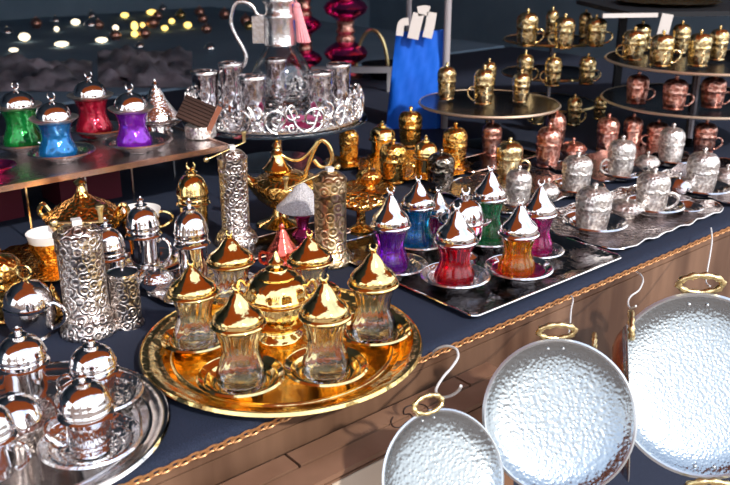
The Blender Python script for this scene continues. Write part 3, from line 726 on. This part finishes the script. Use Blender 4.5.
# ring topped silver teapot
p, R, H = dims(34, 338, 50, 266, .0)
t = thing('teapot', 'small silver teapot with ring finial and curved handle at left', 'teapot', p)
obj('pot_body', lathe(B(), [(0,0),(.6,0),(.66,.03),(.6,.06),(.85,.16),(1,.32),(.96,.45),(0,.46)], 40, R, H), 'silver_dim', t)
lid = obj('lid', lathe(B(), [(0,.46),(1.0,.46),(1.02,.49),(.95,.5),(.93,.58),(.8,.68),(.5,.76),(.2,.79),(.12,.82),(0,.82)], 40, R, H), 'silver', t)
bm = B(); tube(bm, ring_loop((0,0,H*.92), R*.26, R*.26, (1,0,0), (0,0,1), 18), R*.06, 7, closed=True); obj('ring_finial', bm, 'gold_plain', lid)
obj('handle', handle_bm(R, H, -.2, 1.0, .34), 'silver', t)
p, R, H = dims(56, 318, 24, 282, .0)
t = thing('cone_lid', 'gold pointed lid lying behind the ring topped silver teapot', 'lid', p)
obj('cone', lathe(B(), [(0,0),(1,0),(1.02,.08),(.8,.3),(.45,.6),(.2,.85),(.1,.9),(0,1.0)], 28, R, H), 'gold_orn', t)
# ------------------------------------------------------------------ big silver tray bottom left
round_tray(at(30, 439, 0), .142, 'silver_dim', 'silver', 'large round silver tray with silver cups at lower left corner', rimh=.011)
zs = .0027
SS = 'silver saucers on the large silver tray'
saucer(92, 452, 99, zs, 'silver_ham', 'ringed silver saucer nearest the corner of large silver tray', SS)
saucer(101, 403, 84, zs, 'silver_ham', 'silver saucer under the rear silver cup of large silver tray', SS)
LS = 'polished silver domed cups on the large silver tray'
cup(91, 450, 53, 372, zs+.003, 'silver', 'polished silver domed cup nearest the rim of large silver tray', LS, 'pol', 'L')
cup(98, 402, 47, 337, zs+.003, 'silver', 'polished silver domed cup behind the nearest one on large silver tray', LS, 'pol', 'L')
cup(28, 398, 50, 326, zs, 'silver', 'polished silver domed cup at the back left of large silver tray', LS, 'pol')
cup(-3, 474, 50, 396, zs+.003, 'silver', 'polished silver cup with handle cut off by left edge of view', LS, 'pol', 'R')
p, R, H = dims(18, 438, 76, 392, zs)
t = thing('domed_dish', 'low silver dish with smooth dome lid and scalloped brim on large silver tray', 'dish', p)
obj('brim', lathe(B(), [(0,0),(.6,0),(.7,.15),(1.0,.4),(1.0,.46),(.7,.3),(0,.3)], 72, R, H, flute=(24,.015,0)), 'silver_eng', t)
obj('lid', lathe(B(), [(0,.3),(.78,.3),(.8,.34),(.76,.5),(.6,.72),(.35,.86),(.1,.9),(.1,.94),(.12,.97),(0,1)], 44, R, H), 'silver', t)
# ------------------------------------------------------------------ riser top left
RZ = .11
rt = thing('display_riser', 'long raised mirror shelf with copper edge holding coloured glasses at top left', 'display shelf', so(.0, .76, 0))
bm = B(); boxso(bm, -.55, .475, .640, .86, RZ-.006, RZ-.0008); o = under(rt, 'shelf_top', bm, 'ptray')
bm = B(); boxso(bm, -.55, .478, .633, .640, RZ-.008, RZ+.002); boxso(bm, .475, .481, .633, .86, RZ-.008, RZ+.002); under(rt, 'copper_edge', bm, 'copper_edge')
for s in (.47, .285, .20, .1, .02, -.3):
    bm = B(); boxso(bm, s-.0015, s+.0015, .645, .6475, .0, RZ-.006); under(rt, 'leg', bm, 'silver_dim')
for s in (.47, -.3):
    bm = B(); boxso(bm, s-.0015, s+.0015, .845, .848, .0, RZ-.006); under(rt, 'leg', bm, 'silver_dim')
RG = 'coloured tea glasses with flat domed silver lids on the raised shelf'
RS = 'silver saucers on the raised shelf'
zR = RZ
for x, y, sw, gx, gy, w, ry, ty, m, lbc, c2, where in ((28,150,66,24,149,37,106,82,'f_green','green','green','leftmost on the raised shelf'),
        (101,136,56,95,136,36,96,71,'f_red','red','red','rearmost on the raised shelf'),
        (63,160,64,59,159,38,119,92,'f_blue','blue','blue','nearest the front of the raised shelf'),
        (139,150,66,135,149,36,109,83,'f_purple','purple','purple','rightmost on the raised shelf')):
    saucer(x, y, sw, zR, 'silver_ham', f'silver saucer under the {c2} glass on the raised shelf', RS)
    tea_glass(gx, gy, w, ry, ty, zR+.0026, m, 'silver', f'{lbc} tea glass with flat domed silver lid, {where}', RG, 'dome', 1.0, flutes=(14,.012,1.0))
saucer(-6, 172, 44, zR, 'rosegold', 'pink metal saucer cut off by left edge on the raised shelf', None)
p, R, H = dims(159, 133, 46, 79, zR)
t = thing('sugar_bowl', 'silver bowl with tall pointed cone lid at right end of raised shelf', 'sugar bowl', p)
obj('bowl', lathe(B(), [(0,0),(.6,0),(.62,.04),(.5,.08),(.8,.16),(1.05,.22),(1.15,.25),(0,.25)], 36, R, H), 'silver', t)
obj('lid', lathe(B(), [(0,.25),(1.12,.26),(1.15,.28),(.95,.30),(.92,.34),(.7,.46),(.45,.62),(.27,.78),(.2,.84),(0,.84)], 36, R, H), 'silver_ham', t)
obj('finial', lathe(B(), [(0,.83),(.1,.84),(.07,.88),(.16,.91),(.07,.94),(.04,1.0),(0,1)], 12, R, H), 'silver', t)
bm = B(); tube(bm, ring_loop((0,0,.009), .010, .009, (1,0,0), (0,.3,.95), 16), .0018, 6, closed=True)
o = obj('napkin_ring', bm, 'silver', loc=at(38, 152, zR)); tag(o, 'small silver ring standing between green and blue glasses', 'ring')
# embossed silver box and leaning slatted lid
t = thing('trinket_box', 'embossed silver oval box under the leaning dark slatted panel', 'box', at(201, 137, RZ))
obj('box_body', lathe(B(), [(0,0),(.9,0),(1,.1),(1,.9),(.96,1),(0,1)], 36, .030, .024), 'silver_orn', t)
t = thing('slatted_panel', 'dark brown slatted wood panel with copper end leaning on silver box', 'panel', at(200, 137, RZ) + Vector((0, 0, .046)))
bm = B(); mr = Matrix.Rotation(.42, 4, 'Y') @ Matrix.Rotation(.75, 4, 'X')
for i in range(7): box(bm, -.036, .026, -.028+.008*i, -.0215+.008*i, 0, .006, mr)
obj('slats', bm, 'darkbar', t, smooth=False)
bm = B(); box(bm, .027, .037, -.03, .03, -.001, .008, mr); obj('copper_end', bm, 'copper_edge', t, smooth=False)
# maroon boxes below the riser
for s, o, ws, lb in ((.08, .85, .10, 'maroon box under the raised shelf, left one'), (.27, .85, .10, 'maroon box under the raised shelf, right one')):
    c = so(s, o, 0); t = thing('gift_box', lb, 'box', c, 'maroon boxes under the raised shelf', TA)
    bm = B(); box(bm, -ws*.6, ws*.6, -.05, .05, .0, .062); obj('box_body', bm, 'maroon', t, smooth=False)
    bm = B(); box(bm, -ws*.61, ws*.61, -.051, .051, .062, .075); obj('lid', bm, 'maroon', t, smooth=False)
# ------------------------------------------------------------------ filigree tray on glass stand
FZ = .110
fc = Vector((-.195, 1.83, T+FZ))
t = thing('glass_stand', 'round glass pedestal table under the silver filigree tray', 'display stand', Vector((fc.x, fc.y, T+.0002)))
obj('glass_top', lathe(B(), [(0,-1),(.98,-1),(1,-.8),(1,-.2),(.98,0),(0,0)], 96, .200, .006, FZ-.0005), 'pane', t)
obj('base', lathe(B(), [(0,0),(.1,0),(.1,.006),(.02,.012),(0,.012)], 36, 1, 1), 'silver_dim', t)
obj('post', lathe(B(), [(0,.012),(.014,.012),(.014,FZ-.0066),(0,FZ-.0066)], 20, 1, 1), 'silver_dim', t)
ft = thing('filigree_tray', 'round mirror tray with tall silver filigree gallery holding six tumblers', 'tray', Vector((fc.x, fc.y, T+FZ)))
FR = .188
obj('mirror_plate', lathe(B(), [(0,0),(.99,0),(1,.3),(1,1),(.97,1),(.96,.6),(0,.6)], 72, FR, .007), 'silver', ft)
bm = B(); NU = 16
def cyl(a, z, r=FR): return Vector((r*math.cos(a), r*math.sin(a), z))
for u in range(NU):
    a0 = 2*PI*u/NU; da = 2*PI/NU; sg = 1 if u % 2 else -1
    hh = .060 + .006*math.sin(u*2.3)
    def spiral(ca, cz, r0, turns, sgn, ph):
        pts = []
        for i in range(22):
            tt = i/21; th = ph + sgn*turns*2*PI*tt; rr = r0*(1 - .78*tt)
            pts.append(cyl(a0 + (ca + rr*math.cos(th))/FR, cz + rr*math.sin(th), FR*1.0 + .003*math.sin(7*tt)))
        return pts
    tube(bm, spiral(.022, .030, .026, 1.5, sg, -PI/2), .0025, 6)
    tube(bm, spiral(.054, .042, .017, 1.2, -sg, PI/2), .0022, 6)
    tube(bm, spiral(.052, .014, .010, 1.1, sg, 0), .002, 6)
    tube(bm, smoothpts([cyl(a0, .006), cyl(a0+da*.3, .012), cyl(a0+da*.55, hh*.9), cyl(a0+da*.8, .02), cyl(a0+da, .006)], 4), .0024, 6)
    for i in range(14):
        aa = a0 + da*random.random(); zz = random.uniform(.008, hh)
        sphere(bm, cyl(aa, zz), random.uniform(.0028, .0048), 8)
obj('filigree_gallery', bm, 'silver_lit', ft)
obj('gallery_ring', lathe(B(), [(.985,.5),(1.01,.5),(1.01,1.4),(.985,1.4)], 72, FR, .006, closed=True), 'silver_lit', ft)
TGp = 'silvered tumblers on the filigree tray'
FZ2 = FZ+.0048
for x, y, w, top, lb in ((207,110,27,71,'silvered tumbler at left end of the filigree tray'), (233,110,24,63,'silvered tumbler behind the carafe handle'),
        (254,119,27,76,'silvered tumbler at front of the filigree tray'), (277,103,22,59,'silvered tumbler seen through the carafe'),
        (320,116,26,72,'silvered tumbler at front right of the filigree tray'), (339,108,24,64,'silvered tumbler at right end of the filigree tray')):
    p, R, H = dims(x, y, w, top, FZ2)
    t = thing('tumbler', lb, 'tumbler', p, TGp)
    obj('tumbler_body', lathe(B(), [(0,0),(.86,0),(.9,.03),(.92,.5),(1,.97),(1,1),(.92,1),(.84,.5),(.8,.1),(0,.08)], 32, R, H), 'mercury', t)
    obj('rim_band', lathe(B(), [(.99,.93),(1.03,.94),(1.03,1.0),(.98,1.015),(.92,1.0)], 32, R, H, closed=True), 'silver_lit', t)
# carafe
cp = at(283, 106, FZ2); cz = solve_h(cp, -14) - FZ2; kk = depth_of(Vector((cp.x, cp.y, T+.2)))/F
t = thing('carafe', 'clear glass carafe with silver collar and curved silver handle on filigree tray', 'carafe', cp)
def hy(py): return solve_h(cp, py) - FZ2
rr = 33*kk
out = [(.55,0),(.8,.004),(.95,hy(95)),(1.0,hy(86)),(.92,hy(74)),(.72,hy(60)),(.52,hy(50)),(.42,hy(42))]
inn = [(.38,hy(42)),(.48,hy(50)),(.68,hy(60)),(.88,hy(74)),(.96,hy(86)),(.9,hy(95)),(.6,.008),(0,.008)]
obj('glass_body', lathe(B(), [(0,0)] + out + inn, 56, rr, 1.0, flute=(8,.015,0)), 'clear', t)
xo = -6*kk
obj('collar', lathe(B(), [(0,hy(45)),(.46,hy(45)),(.50,hy(44)),(.47,hy(42)),(.46,hy(20)),(.50,hy(18)),(.5,hy(14)),(.44,hy(12)),(.44,hy(4)),(.5,hy(2)),(.5,hy(-2)),(.3,hy(-8)),(0,hy(-12))], 40, rr, 1.0, flute=(20,.012,0)), 'silver_lit', t)
def cx_(px, py): 
    q = ray(px, py); s_ = cp.y/q.y; return Vector((q.x*s_ - cp.x, 0, T+CH+q.z*s_ - cp.z))
bm = B(); tube(bm, smoothpts([cx_(*v) for v in ((264,16),(257,14),(253,7),(245,2),(236,3),(232,12),(231,24),(236,36),(243,48),(246,58),(243,66),(238,68))], 5), .0052, 9); obj('handle', bm, 'silver_lit', t)
a_, b_ = cx_(252, 16), cx_(265, 43)
bm = B(); box(bm, a_.x, b_.x, -.007, .006, b_.z, a_.z); h_ = obj('hinge_plate', bm, 'silver_lit', t)
for py in (21, 38):
    q = cx_(257, py); bm = B(); sphere(bm, (q.x, -.008, q.z), .0022, 8); obj('rivet', bm, 'silver_dim', h_)
# pink tassel
q0 = deep(297, 8, depth_of(cp)-.09)
t = thing('tassel', 'pink silk tassel hanging beside the carafe collar', 'tassel', q0)
a_ = q0 - q0; tilt = .16
bm = B()
for i in range(26):
    a = 2*PI*i/26; r0, r1 = .006, .013*(1 if i % 2 else .8)
    tube(bm, [(r0*math.cos(a), r0*math.sin(a), 0), (r0*1.3*math.cos(a)+.006, r0*1.3*math.sin(a), -.03), (r1*math.cos(a)+.013, r1*math.sin(a), -.072)], .0026, 5)
obj('fringe', bm, 'pink', t)
bm = B(); sphere(bm, (0, 0, .004), .008, 12); tube(bm, [(0, 0, .008), (-.006, 0, .03), (-.02, 0, .045)], .0012, 5); obj('cord', bm, 'pink', t)
# rippled pink inside tray
bm = B(); n = 14; g = []  # thin rippled sheet in two pinks
for i in range(n+1):
    row = []
    for j in range(n+1):
        u, v = i/n - .5, j/n - .5
        row.append(bm.verts.new((u*.09, v*.05, .003 + .004*math.sin(u*19)*math.cos(v*11) + .004)))
    g.append(row)
for i in range(n):
    for j in range(n): bm.faces.new((g[i][j], g[i+1][j], g[i+1][j+1], g[i][j+1]))
r = bmesh.ops.solidify(bm, geom=bm.faces[:], thickness=.002)
o = obj('pink_pad', bm, 'ripple_pink', loc=at(303, 121, FZ2)); tag(o, 'rippled pink pad lying on the filigree tray behind gallery', 'cloth')
# ------------------------------------------------------------------ blue bag and poles
def pole(px, py0, d, r, label, top=2.2, grp=None):
    q = at(px, py0, 0)
    bm = B(); lathe(bm, [(0,0),(r,0),(r,top-T),(0,top-T)], 16)
    o = obj('stall_pole', bm, 'pole', loc=Vector((q.x, q.y, T))); tag(o, label, 'pole', grp)
pole(444, 128, 0, .009, 'grey upright pole right of the blue bag', grp='grey upright stall poles')
pole(407, 118, 0, .007, 'grey upright pole behind the blue bag', grp='grey upright stall poles')
bq = at(413, 126, 0); dB = depth_of(bq)
t = thing('paper_bag', 'bright blue paper bag with white handles behind the gold cups', 'bag', bq)
def bx_(px, py, base=bq):
    q = ray(px, py); s_ = base.y/q.y; return Vector((q.x*s_ - base.x, 0, T+CH+q.z*s_ - base.z))
BL, BR, TL, TR = bx_(385,136), bx_(440,136), bx_(396,32), bx_(444,30)
bm = B(); NX, NZ = 10, 10; grid = []
for side in (-1, 1):
    gg = []
    for i in range(NX+1):
        row = []
        for j in range(NZ+1):
            u, v = i/NX, j/NZ
            q = (BL.lerp(BR, u)).lerp(TL.lerp(TR, u), v)
            thick = .035*(1-.75*v)*(1 if 0 < i < NX else .6) + .004*math.sin(i*2+j*1.3)
            row.append(bm.verts.new((q.x, side*thick, max(0, q.z))))
        gg.append(row)
    grid.append(gg)
for gi, gg in enumerate(grid):
    for i in range(NX):
        for j in range(NZ): bm.faces.new((gg[i][j], gg[i+1][j], gg[i+1][j+1], gg[i][j+1]))
f, b = grid
for j in range(NZ):
    for i in (0, NX): bm.faces.new((f[i][j], f[i][j+1], b[i][j+1], b[i][j]))
for i in range(NX): bm.faces.new((f[i][0], f[i+1][0], b[i+1][0], b[i][0]))
obj('bag_body', bm, 'blue', t)
def strap(pts, w):
    bm = B(); P = smoothpts([bx_(*v) + Vector((0, -.036, 0)) for v in pts], 5); rows = []
    for k, q in enumerate(P):
        d = (P[min(k+1, len(P)-1)] - P[max(k-1, 0)]).normalized(); n_ = Vector((-d.z, 0, d.x))*w
        rows.append([bm.verts.new(v) for v in (q + n_, q - n_, q - n_ + Vector((0, .003, 0)), q + n_ + Vector((0, .003, 0)))])
    for a, b in zip(rows, rows[1:]):
        for k in range(4): bm.faces.new((a[k], a[(k+1) % 4], b[(k+1) % 4], b[k]))
    bm.faces.new(rows[0]); bm.faces.new(rows[-1])
    obj('handle', bm, 'paper', t, smooth=False)
strap(((399,34),(401,22),(408,20)), .009); strap(((412,37),(415,24),(418,12)), .014); strap(((417,10),(424,9),(428,10)), .012); strap(((426,36),(429,24),(431,11)), .012)
# hanging pan and black plate glints by the bag
# ------------------------------------------------------------------ magenta lamps at the back
HG = 'magenta glass and copper lanterns at the back'
for px, pyb, w, lb in ((346,72,42,'magenta banded glass lantern with copper rings, right one at the back'), (306,66,32,'magenta banded glass lantern with copper rings, behind the pink tassel')):
    p = at(px, 77, 0); R = w*.5*depth_of(p)/F
    t = thing('glass_lantern', lb, 'lantern', p, HG)
    lathe_p = [(0,0),(.8,0),(.85,.1),(.5,.22),(.45,.35)]
    obj('base', lathe(B(), lathe_p+[(0,.35)], 28, R, R*1.6), 'copper', t)
    z = R*.55
    for i in range(4):
        obj('glass_bulb', lathe(B(), [(0,0),(.4,.0),(.95,.35),(1.05,.55),(.9,.75),(.45,1.0),(0,1.0)], 32, R, R*1.1, z), 'rosegold', t); z += R*1.1
        obj('copper_neck', lathe(B(), [(0,0),(.42,0),(.46,.2),(.36,.35),(.46,.5),(.36,.7),(.42,1),(0,1)], 24, R, R*.95, z), 'copper', t); z += R*.95
q = at(360, 86, 0)
q = at(388, 78, 0)
t = thing('hanging_pan', 'dark round pan with brass hoop handle beside the magenta lantern', 'pan', q)
obj('pan_bowl', lathe(B(), [(0,0),(.6,0),(1,.9),(1.05,1.0),(.95,.9),(.55,.15),(0,.12)], 36, .09, .05), 'blacktray', t)
q2 = bx_(372, 36, q)
bm = B(); tube(bm, ring_loop((q2.x, 0, .02), .055, q2.z, (1,0,0), (0,0,1), 22, 0, PI), .006, 7); obj('hoop_handle', bm, 'brass_knob', t)
t = thing('grey_shelf', 'grey metal rail at the back between lanterns and blue bag', 'rail', at(362, 92, 0))
bm = B(); box(bm, -.16, .10, 0, .02, .06, .078); obj('rail_bar', bm, 'greyshelf', t, smooth=False)
bm = B(); box(bm, -.15, -.135, 0.002, .018, 0, .06); box(bm, .08, .095, 0.002, .018, 0, .06); obj('foot', bm, 'greyshelf', t, smooth=False)
# ------------------------------------------------------------------ upper right shelf above the stands
UZ = .30
us = thing('high_shelf', 'dark wooden shelf board above the right stand, at the top edge', 'shelf', so(1.55, .66, UZ))
pc = at(665, 11, UZ)
us.location = pc
bm = B(); box(bm, -.10, .45, -.02, .35, -.012, .0, Matrix.Rotation(.12, 4, 'Z')); obj('board', bm, 'black', us, smooth=False)
for xx, yy in ((.40, .30), (-.02, .30)):
    bm = B(); box(bm, xx, xx+.02, yy, yy+.02, -UZ+.001, -.012); obj('leg', bm, 'black', us, smooth=False)
bm = B(); box(bm, -.17, -.03, -.028, -.021, -.012, -.002, Matrix.Rotation(.12, 4, 'Z')); o = obj('white_edge_strip', bm, 'paper', us, smooth=False)
scallop_tray(668, 4, 100, UZ+.0005, 'gold_orn', 'ornate gold tray on the high shelf at the top edge of view', 16)
a = deep(668, 14, 2.05); bm = B(); box(bm, -.014, .014, -.001, .001, -.05, 0, Matrix.Rotation(.15, 4, 'Y'))
o = obj('price_tag', bm, 'paper', loc=a, smooth=False); tag(o, 'blank white card tag hanging from the high shelf', 'tag')
# ------------------------------------------------------------------ far table with blurred metalware
f2 = thing('far_table', 'second stall table under dark cloth far behind at upper left', 'table', so(.3, 3.0, -T))
bm = B(); boxso(bm, -2.5, 2.6, 1.80, 4.3, -.05, -.0); under(f2, 'table_top', bm, 'backdrop')
for s, oo in ((-2.3, 1.9), (2.5, 1.9), (-2.3, 4.2), (2.5, 4.2)):
    bm = B(); boxso(bm, s-.03, s+.03, oo-.03, oo+.03, -.8, -.05); under(f2, 'leg', bm, 'backdrop')
FG = {'gold': 'small gold covered dishes glinting on the far table', 'silver': 'small silver covered dishes glinting on the far table', 'copper': 'small copper covered dishes glinting on the far table', 'dish': 'flat silver lids glinting on the far table'}
LB = [('w',25,38,11,8),('w',14,51,9,4),('w',62,45,14,5),('w',102,41,12,5),('w',76,23,9,6),('w',91,26,6,5),('w',57,30,5,5),('w',116,29,6,6),('y',125,16,8,5),('y',152,13,10,5),('y',135,27,7,9),('y',135,35,7,6),('y',143,26,5,5),('y',165,29,7,5),('y',172,22,6,5),('y',180,3,10,6),('y',188,26,8,6),('w',118,54,10,4),('w',138,63,12,4)]  # glowing blobs added in place of bright reflections off far metalware
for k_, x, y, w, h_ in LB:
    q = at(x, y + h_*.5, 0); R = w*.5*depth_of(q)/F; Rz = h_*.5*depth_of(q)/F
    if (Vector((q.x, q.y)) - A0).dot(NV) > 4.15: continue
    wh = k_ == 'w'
    t = thing('far_glint', 'glowing blob standing in for a pale reflection on the far table' if wh else 'glowing blob standing in for a yellow reflection on the far table', 'reflection', q + Vector((0,0,.0003)), 'glowing stand-ins for pale reflections on the far table' if wh else 'glowing stand-ins for yellow reflections on the far table')
    bm = B(); sphere(bm, (0, 0, Rz+.004), R, 14, Rz/R); obj('bulb', bm, 'glint_w' if wh else 'bulb', t)  # 'bulb' is a glowing stand-in for a reflection, not a lamp
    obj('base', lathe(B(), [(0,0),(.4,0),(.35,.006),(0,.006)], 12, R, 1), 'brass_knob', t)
far = [('silver',8,34,9),('copper',37,25,9),('silver',56,22,8),('silver',75,13,7),('silver',91,27,10),('silver',92,17,8),('copper',99,26,8),
       ('copper',116,37,9),('copper',145,35,9),('copper',153,25,10),('gold',181,16,8),('copper',200,13,8),('copper',203,20,8),('copper',207,30,8),('silver',140,47,7),('silver',210,50,9),('copper',225,16,9),('copper',246,22,9),('gold',249,27,8),('copper',158,17,8),('silver',163,10,8)]
for i, (m, x, y, w) in enumerate(far):
    q = at(x, y+3, .0)
    # far things stand on the far table only where that level is seen
    R = w*.62*depth_of(q)/F
    s_o = (Vector((q.x, q.y)) - A0).dot(NV)
    if s_o > 4.15:
        continue
    t = thing('covered_dish' if m != 'dish' else 'flat_lid', {'gold': 'small blurred gold covered dish on the dark far table', 'silver': 'small blurred silver covered dish on the dark far table', 'copper': 'small blurred copper covered dish on the dark far table', 'dish': 'blurred flat silver lid lying on the dark far table'}[m], 'dish', q + Vector((0,0,.0003)), FG[m])
    mm = {'gold': 'gold_plain', 'silver': 'silver', 'copper': 'copper', 'dish': 'silver'}[m]
    if m == 'dish':
        obj('lid', lathe(B(), [(0,0),(1,0),(1.02,.1),(.95,.3),(.6,.8),(0,1.0)], 24, R, R*.35), mm, t)
    else:
        obj('bowl', lathe(B(), [(0,0),(.5,0),(.6,.1),(.95,.5),(1.0,.8),(0,.8)], 20, R, R), mm, t)
        obj('lid', lathe(B(), [(0,.8),(1.0,.8),(.95,1.1),(.7,1.5),(.3,1.75),(.12,1.8),(.12,2.0),(0,2.05)], 20, R, R), mm, t)
# crumpled film sheets
for (pxs, py0, py1, lb, seed) in (((98, 192), 88, 52, 'crumpled pale plastic film lying behind the raised shelf', 1), ((-40, 92), 92, 62, 'crumpled dim plastic film behind the green and blue glasses', 2)):
    a, b = at(pxs[0], py0, 0), at(pxs[1], py0, 0); c = at(pxs[0], py1, 0); d = at(pxs[1], py1, 0)
    bm = B(); nx, ny = 40, 30; g = []; random.seed(seed); ph = [random.uniform(0, 6) for _ in range(8)]
    ctr = (a+b+c+d)/4
    for i in range(nx+1):
        row = []
        for j in range(ny+1):
            u, v = i/nx, j/ny
            q = a.lerp(b, u).lerp(c.lerp(d, u), v) - ctr
            e = min(1, 6*min(u, 1-u, v, 1-v))
            z = .020 + .012*math.sin(9*u+6*v+ph[0]) + .014*math.sin(-13*u+17*v+ph[1]) + .008*math.sin(31*u+23*v+ph[2])
            row.append(bm.verts.new((q.x, q.y, .002 + e*max(.0, z))))
        g.append(row)
    for i in range(nx):
        for j in range(ny): bm.faces.new((g[i][j], g[i+1][j], g[i+1][j+1], g[i][j+1]))
    bmesh.ops.solidify(bm, geom=bm.faces[:], thickness=.001)
    o = obj('plastic_film', bm, 'plastic', loc=ctr); tag(o, lb, 'plastic film', 'crumpled plastic film behind the raised shelf')
# ------------------------------------------------------------------ pans hanging in front
def frame_from(nrm, upv):
    z = Vector(nrm).normalized(); y = (Vector(upv) - z*Vector(upv).dot(z)).normalized(); x = y.cross(z)
    return Matrix((x, y, z)).transposed()
def pan(px, py, depth, R, nrm, label, handles=(1,), backmat='pan_flat', group='hammered tinned pans hanging at the table front', up=(0,0,1), hrot=0.0, hroty=0.0):
    c = deep(px, py, depth)
    t = thing('hammered_pan', label, 'pan', c, group)
    m3 = frame_from(nrm, up); t.rotation_euler = m3.to_euler()
    Hh = R*.15
    obj('pan_bowl', lathe(B(), [(0,-1.05),(.3,-1.03),(.6,-.95),(.78,-.8),(.88,-.6),(.96,-.3),(1.0,-.02),(.995,.01),(.98,0),(.93,-.26),(.86,-.52),(.76,-.72),(.6,-.86),(.4,-.93),(.2,-.97),(0,-.98)], 72, R, Hh), 'pan', t)
    obj('rolled_rim', lathe(B(), [(.965,-.01),(.985,-.08),(1.012,0),(.985,.08)], 72, R, Hh, closed=True), 'pan_flat', t)
    if backmat == 'copper_dark':
        obj('copper_back', lathe(B(), [(0,-1.3),(.72,-1.2),(.86,-.8),(.99,-.1),(.975,-.1),(.85,-.7),(.7,-1.08),(0,-1.15)], 72, R, Hh), backmat, t)
    for sgn in handles:
        zc_ = R*.05
        pts = ring_loop((0, sgn*R*1.10, zc_), R*.24, R*.13, (1,0,0), (0, math.cos(hrot), math.sin(hrot)), 30)
        n = len(pts); bm = B()
        tube(bm, pts, [R*.036*(1+.28*math.sin(k*2*PI*10/n)) for k in range(n)], 8, closed=True)
        h = obj('handle', bm, 'brass_knob', t)
        for q in (-1, 1):
            bm = B(); sphere(bm, (q*R*.10, sgn*R*.88, -Hh*.36), R*.022, 8, .6); obj('rivet', bm, 'pan_flat', t)
    return t
pan(445, 479, .86, .0695, (.40, -.76, .50), 'smallest hammered pan at the bottom with brass handle, left of three', (1,), hrot=.2)
pan(560, 417, .93, .0845, (.02, -.86, .50), 'medium hammered silver pan in the middle with brass ring handle', (1,), hrot=.9)
pan(703, 384, 1.16, .1245, (-.06, -.84, .52), 'largest hammered silver pan at right with two brass handles', (1, -1), hrot=.9)
pan(627, 402, 1.06, .096, (.953, -.25, .10), 'edge on pan with dark copper back between middle and right pans', (1,), backmat='copper_dark', hrot=0)
pan(597, 396, 1.27, .08, (.97, -.28, .18), 'edge on silver pan mostly hidden behind the middle pan', (1,), backmat='pan_flat')
pan(766, 350, 1.34, .095, (-.5, -.8, .3), 'pan at right edge of view, only its rim showing', (1,))
# hooks
def hook(pts, r, label, d0, d1, n=None):
    P = []
    m = len(pts)
    for i, (x, y) in enumerate(pts): P.append(deep(x, y, d0 + (d1-d0)*i/(m-1)))
    c = P[0].copy(); bm = B(); tube(bm, smoothpts([q - c for q in P], 6), r, 8)
    o = obj('wire_hook', bm, 'wire', loc=c); tag(o, label, 'hook', 'bent wire hooks on the table front')
hook([(431,355),(437,349),(447,346),(456,349),(458,357),(452,367),(444,376),(438,385),(436,391),(440,397),(450,396),(458,391),(461,386)], .0016, 'white bent wire hook holding the smallest pan', 1.075, .89)
hook([(571,296),(573,300),(571,310),(570,325),(569,333),(573,336)], .0012, 'straight wire hook holding the middle pan', 1.215, .95)
hook([(636,272),(641,275),(643,281),(639,290),(631,296),(628,302),(630,308),(636,306)], .0013, 'curved wire hook holding the edge on copper pan', 1.30, 1.03)
hook([(711,228),(712,240),(710,255),(707,272),(706,282),(710,286)], .0013, 'straight wire hook holding the largest pan', 1.42, 1.24)
# ------------------------------------------------------------------ light
w = bpy.data.worlds.new('World'); sc.world = w; w.use_nodes = True; nt = w.node_tree
bg = nt.nodes['Background']; tc = nt.nodes.new('ShaderNodeTexCoord')
sep = nt.nodes.new('ShaderNodeSeparateXYZ'); lk(nt, tc.outputs['Generated'], sep.inputs[0])
cr = ramp(nt, sep.outputs['Z'], [(0.0, (.22, .17, .14)), (.02, (.80, .83, .88)), (.25, (1.0, 1.0, 1.0)), (.7, (.62, .74, .95))])
nz = nt.nodes.new('ShaderNodeTexNoise'); nz.inputs['Scale'].default_value = 2.2; nz.inputs['Detail'].default_value = 4; lk(nt, tc.outputs['Generated'], nz.inputs['Vector'])
mx = nt.nodes.new('ShaderNodeMix'); mx.data_type = 'RGBA'; mx.blend_type = 'MULTIPLY'; mx.inputs[0].default_value = .55
lk(nt, cr, mx.inputs[6]); lk(nt, ramp(nt, nz.outputs['Fac'], [(.35, (.45, .5, .6)), (.6, (1.25, 1.25, 1.25))]), mx.inputs[7])
lk(nt, mx.outputs[2], bg.inputs['Color']); bg.inputs['Strength'].default_value = 1.8
sun = bpy.data.lights.new('Sun', 'SUN'); sun.energy = 2.9; sun.angle = math.radians(2.5); sun.color = (1, .93, .84)
so_ = link(bpy.data.objects.new('Sun', sun))
dirv = Vector((-.50, .62, -.60)); so_.rotation_euler = dirv.to_track_quat('-Z', 'Y').to_euler()
# ------------------------------------------------------------------ camera
cam = bpy.data.cameras.new('Camera'); co = link(bpy.data.objects.new('Camera', cam))
cam.sensor_width = 36; cam.lens = F/730*36; cam.clip_start = .02
co.location = (0, 0, T+CH); co.rotation_euler = (PI/2 - PITCH, 0, 0)
cam.dof.use_dof = True; cam.dof.focus_distance = 1.18; cam.dof.aperture_fstop = 8.5
sc.camera = co
sc.view_settings.view_transform = 'Standard'; sc.view_settings.look = 'None'; sc.view_settings.gamma = 1
sc.view_settings.exposure = 0.25
sc.cycles.max_bounces = 12; sc.cycles.transmission_bounces = 10; sc.cycles.glossy_bounces = 6
sc.cycles.sample_clamp_indirect = 6; sc.cycles.use_denoising = True
sc.cycles.caustics_reflective = True; sc.cycles.caustics_refractive = True
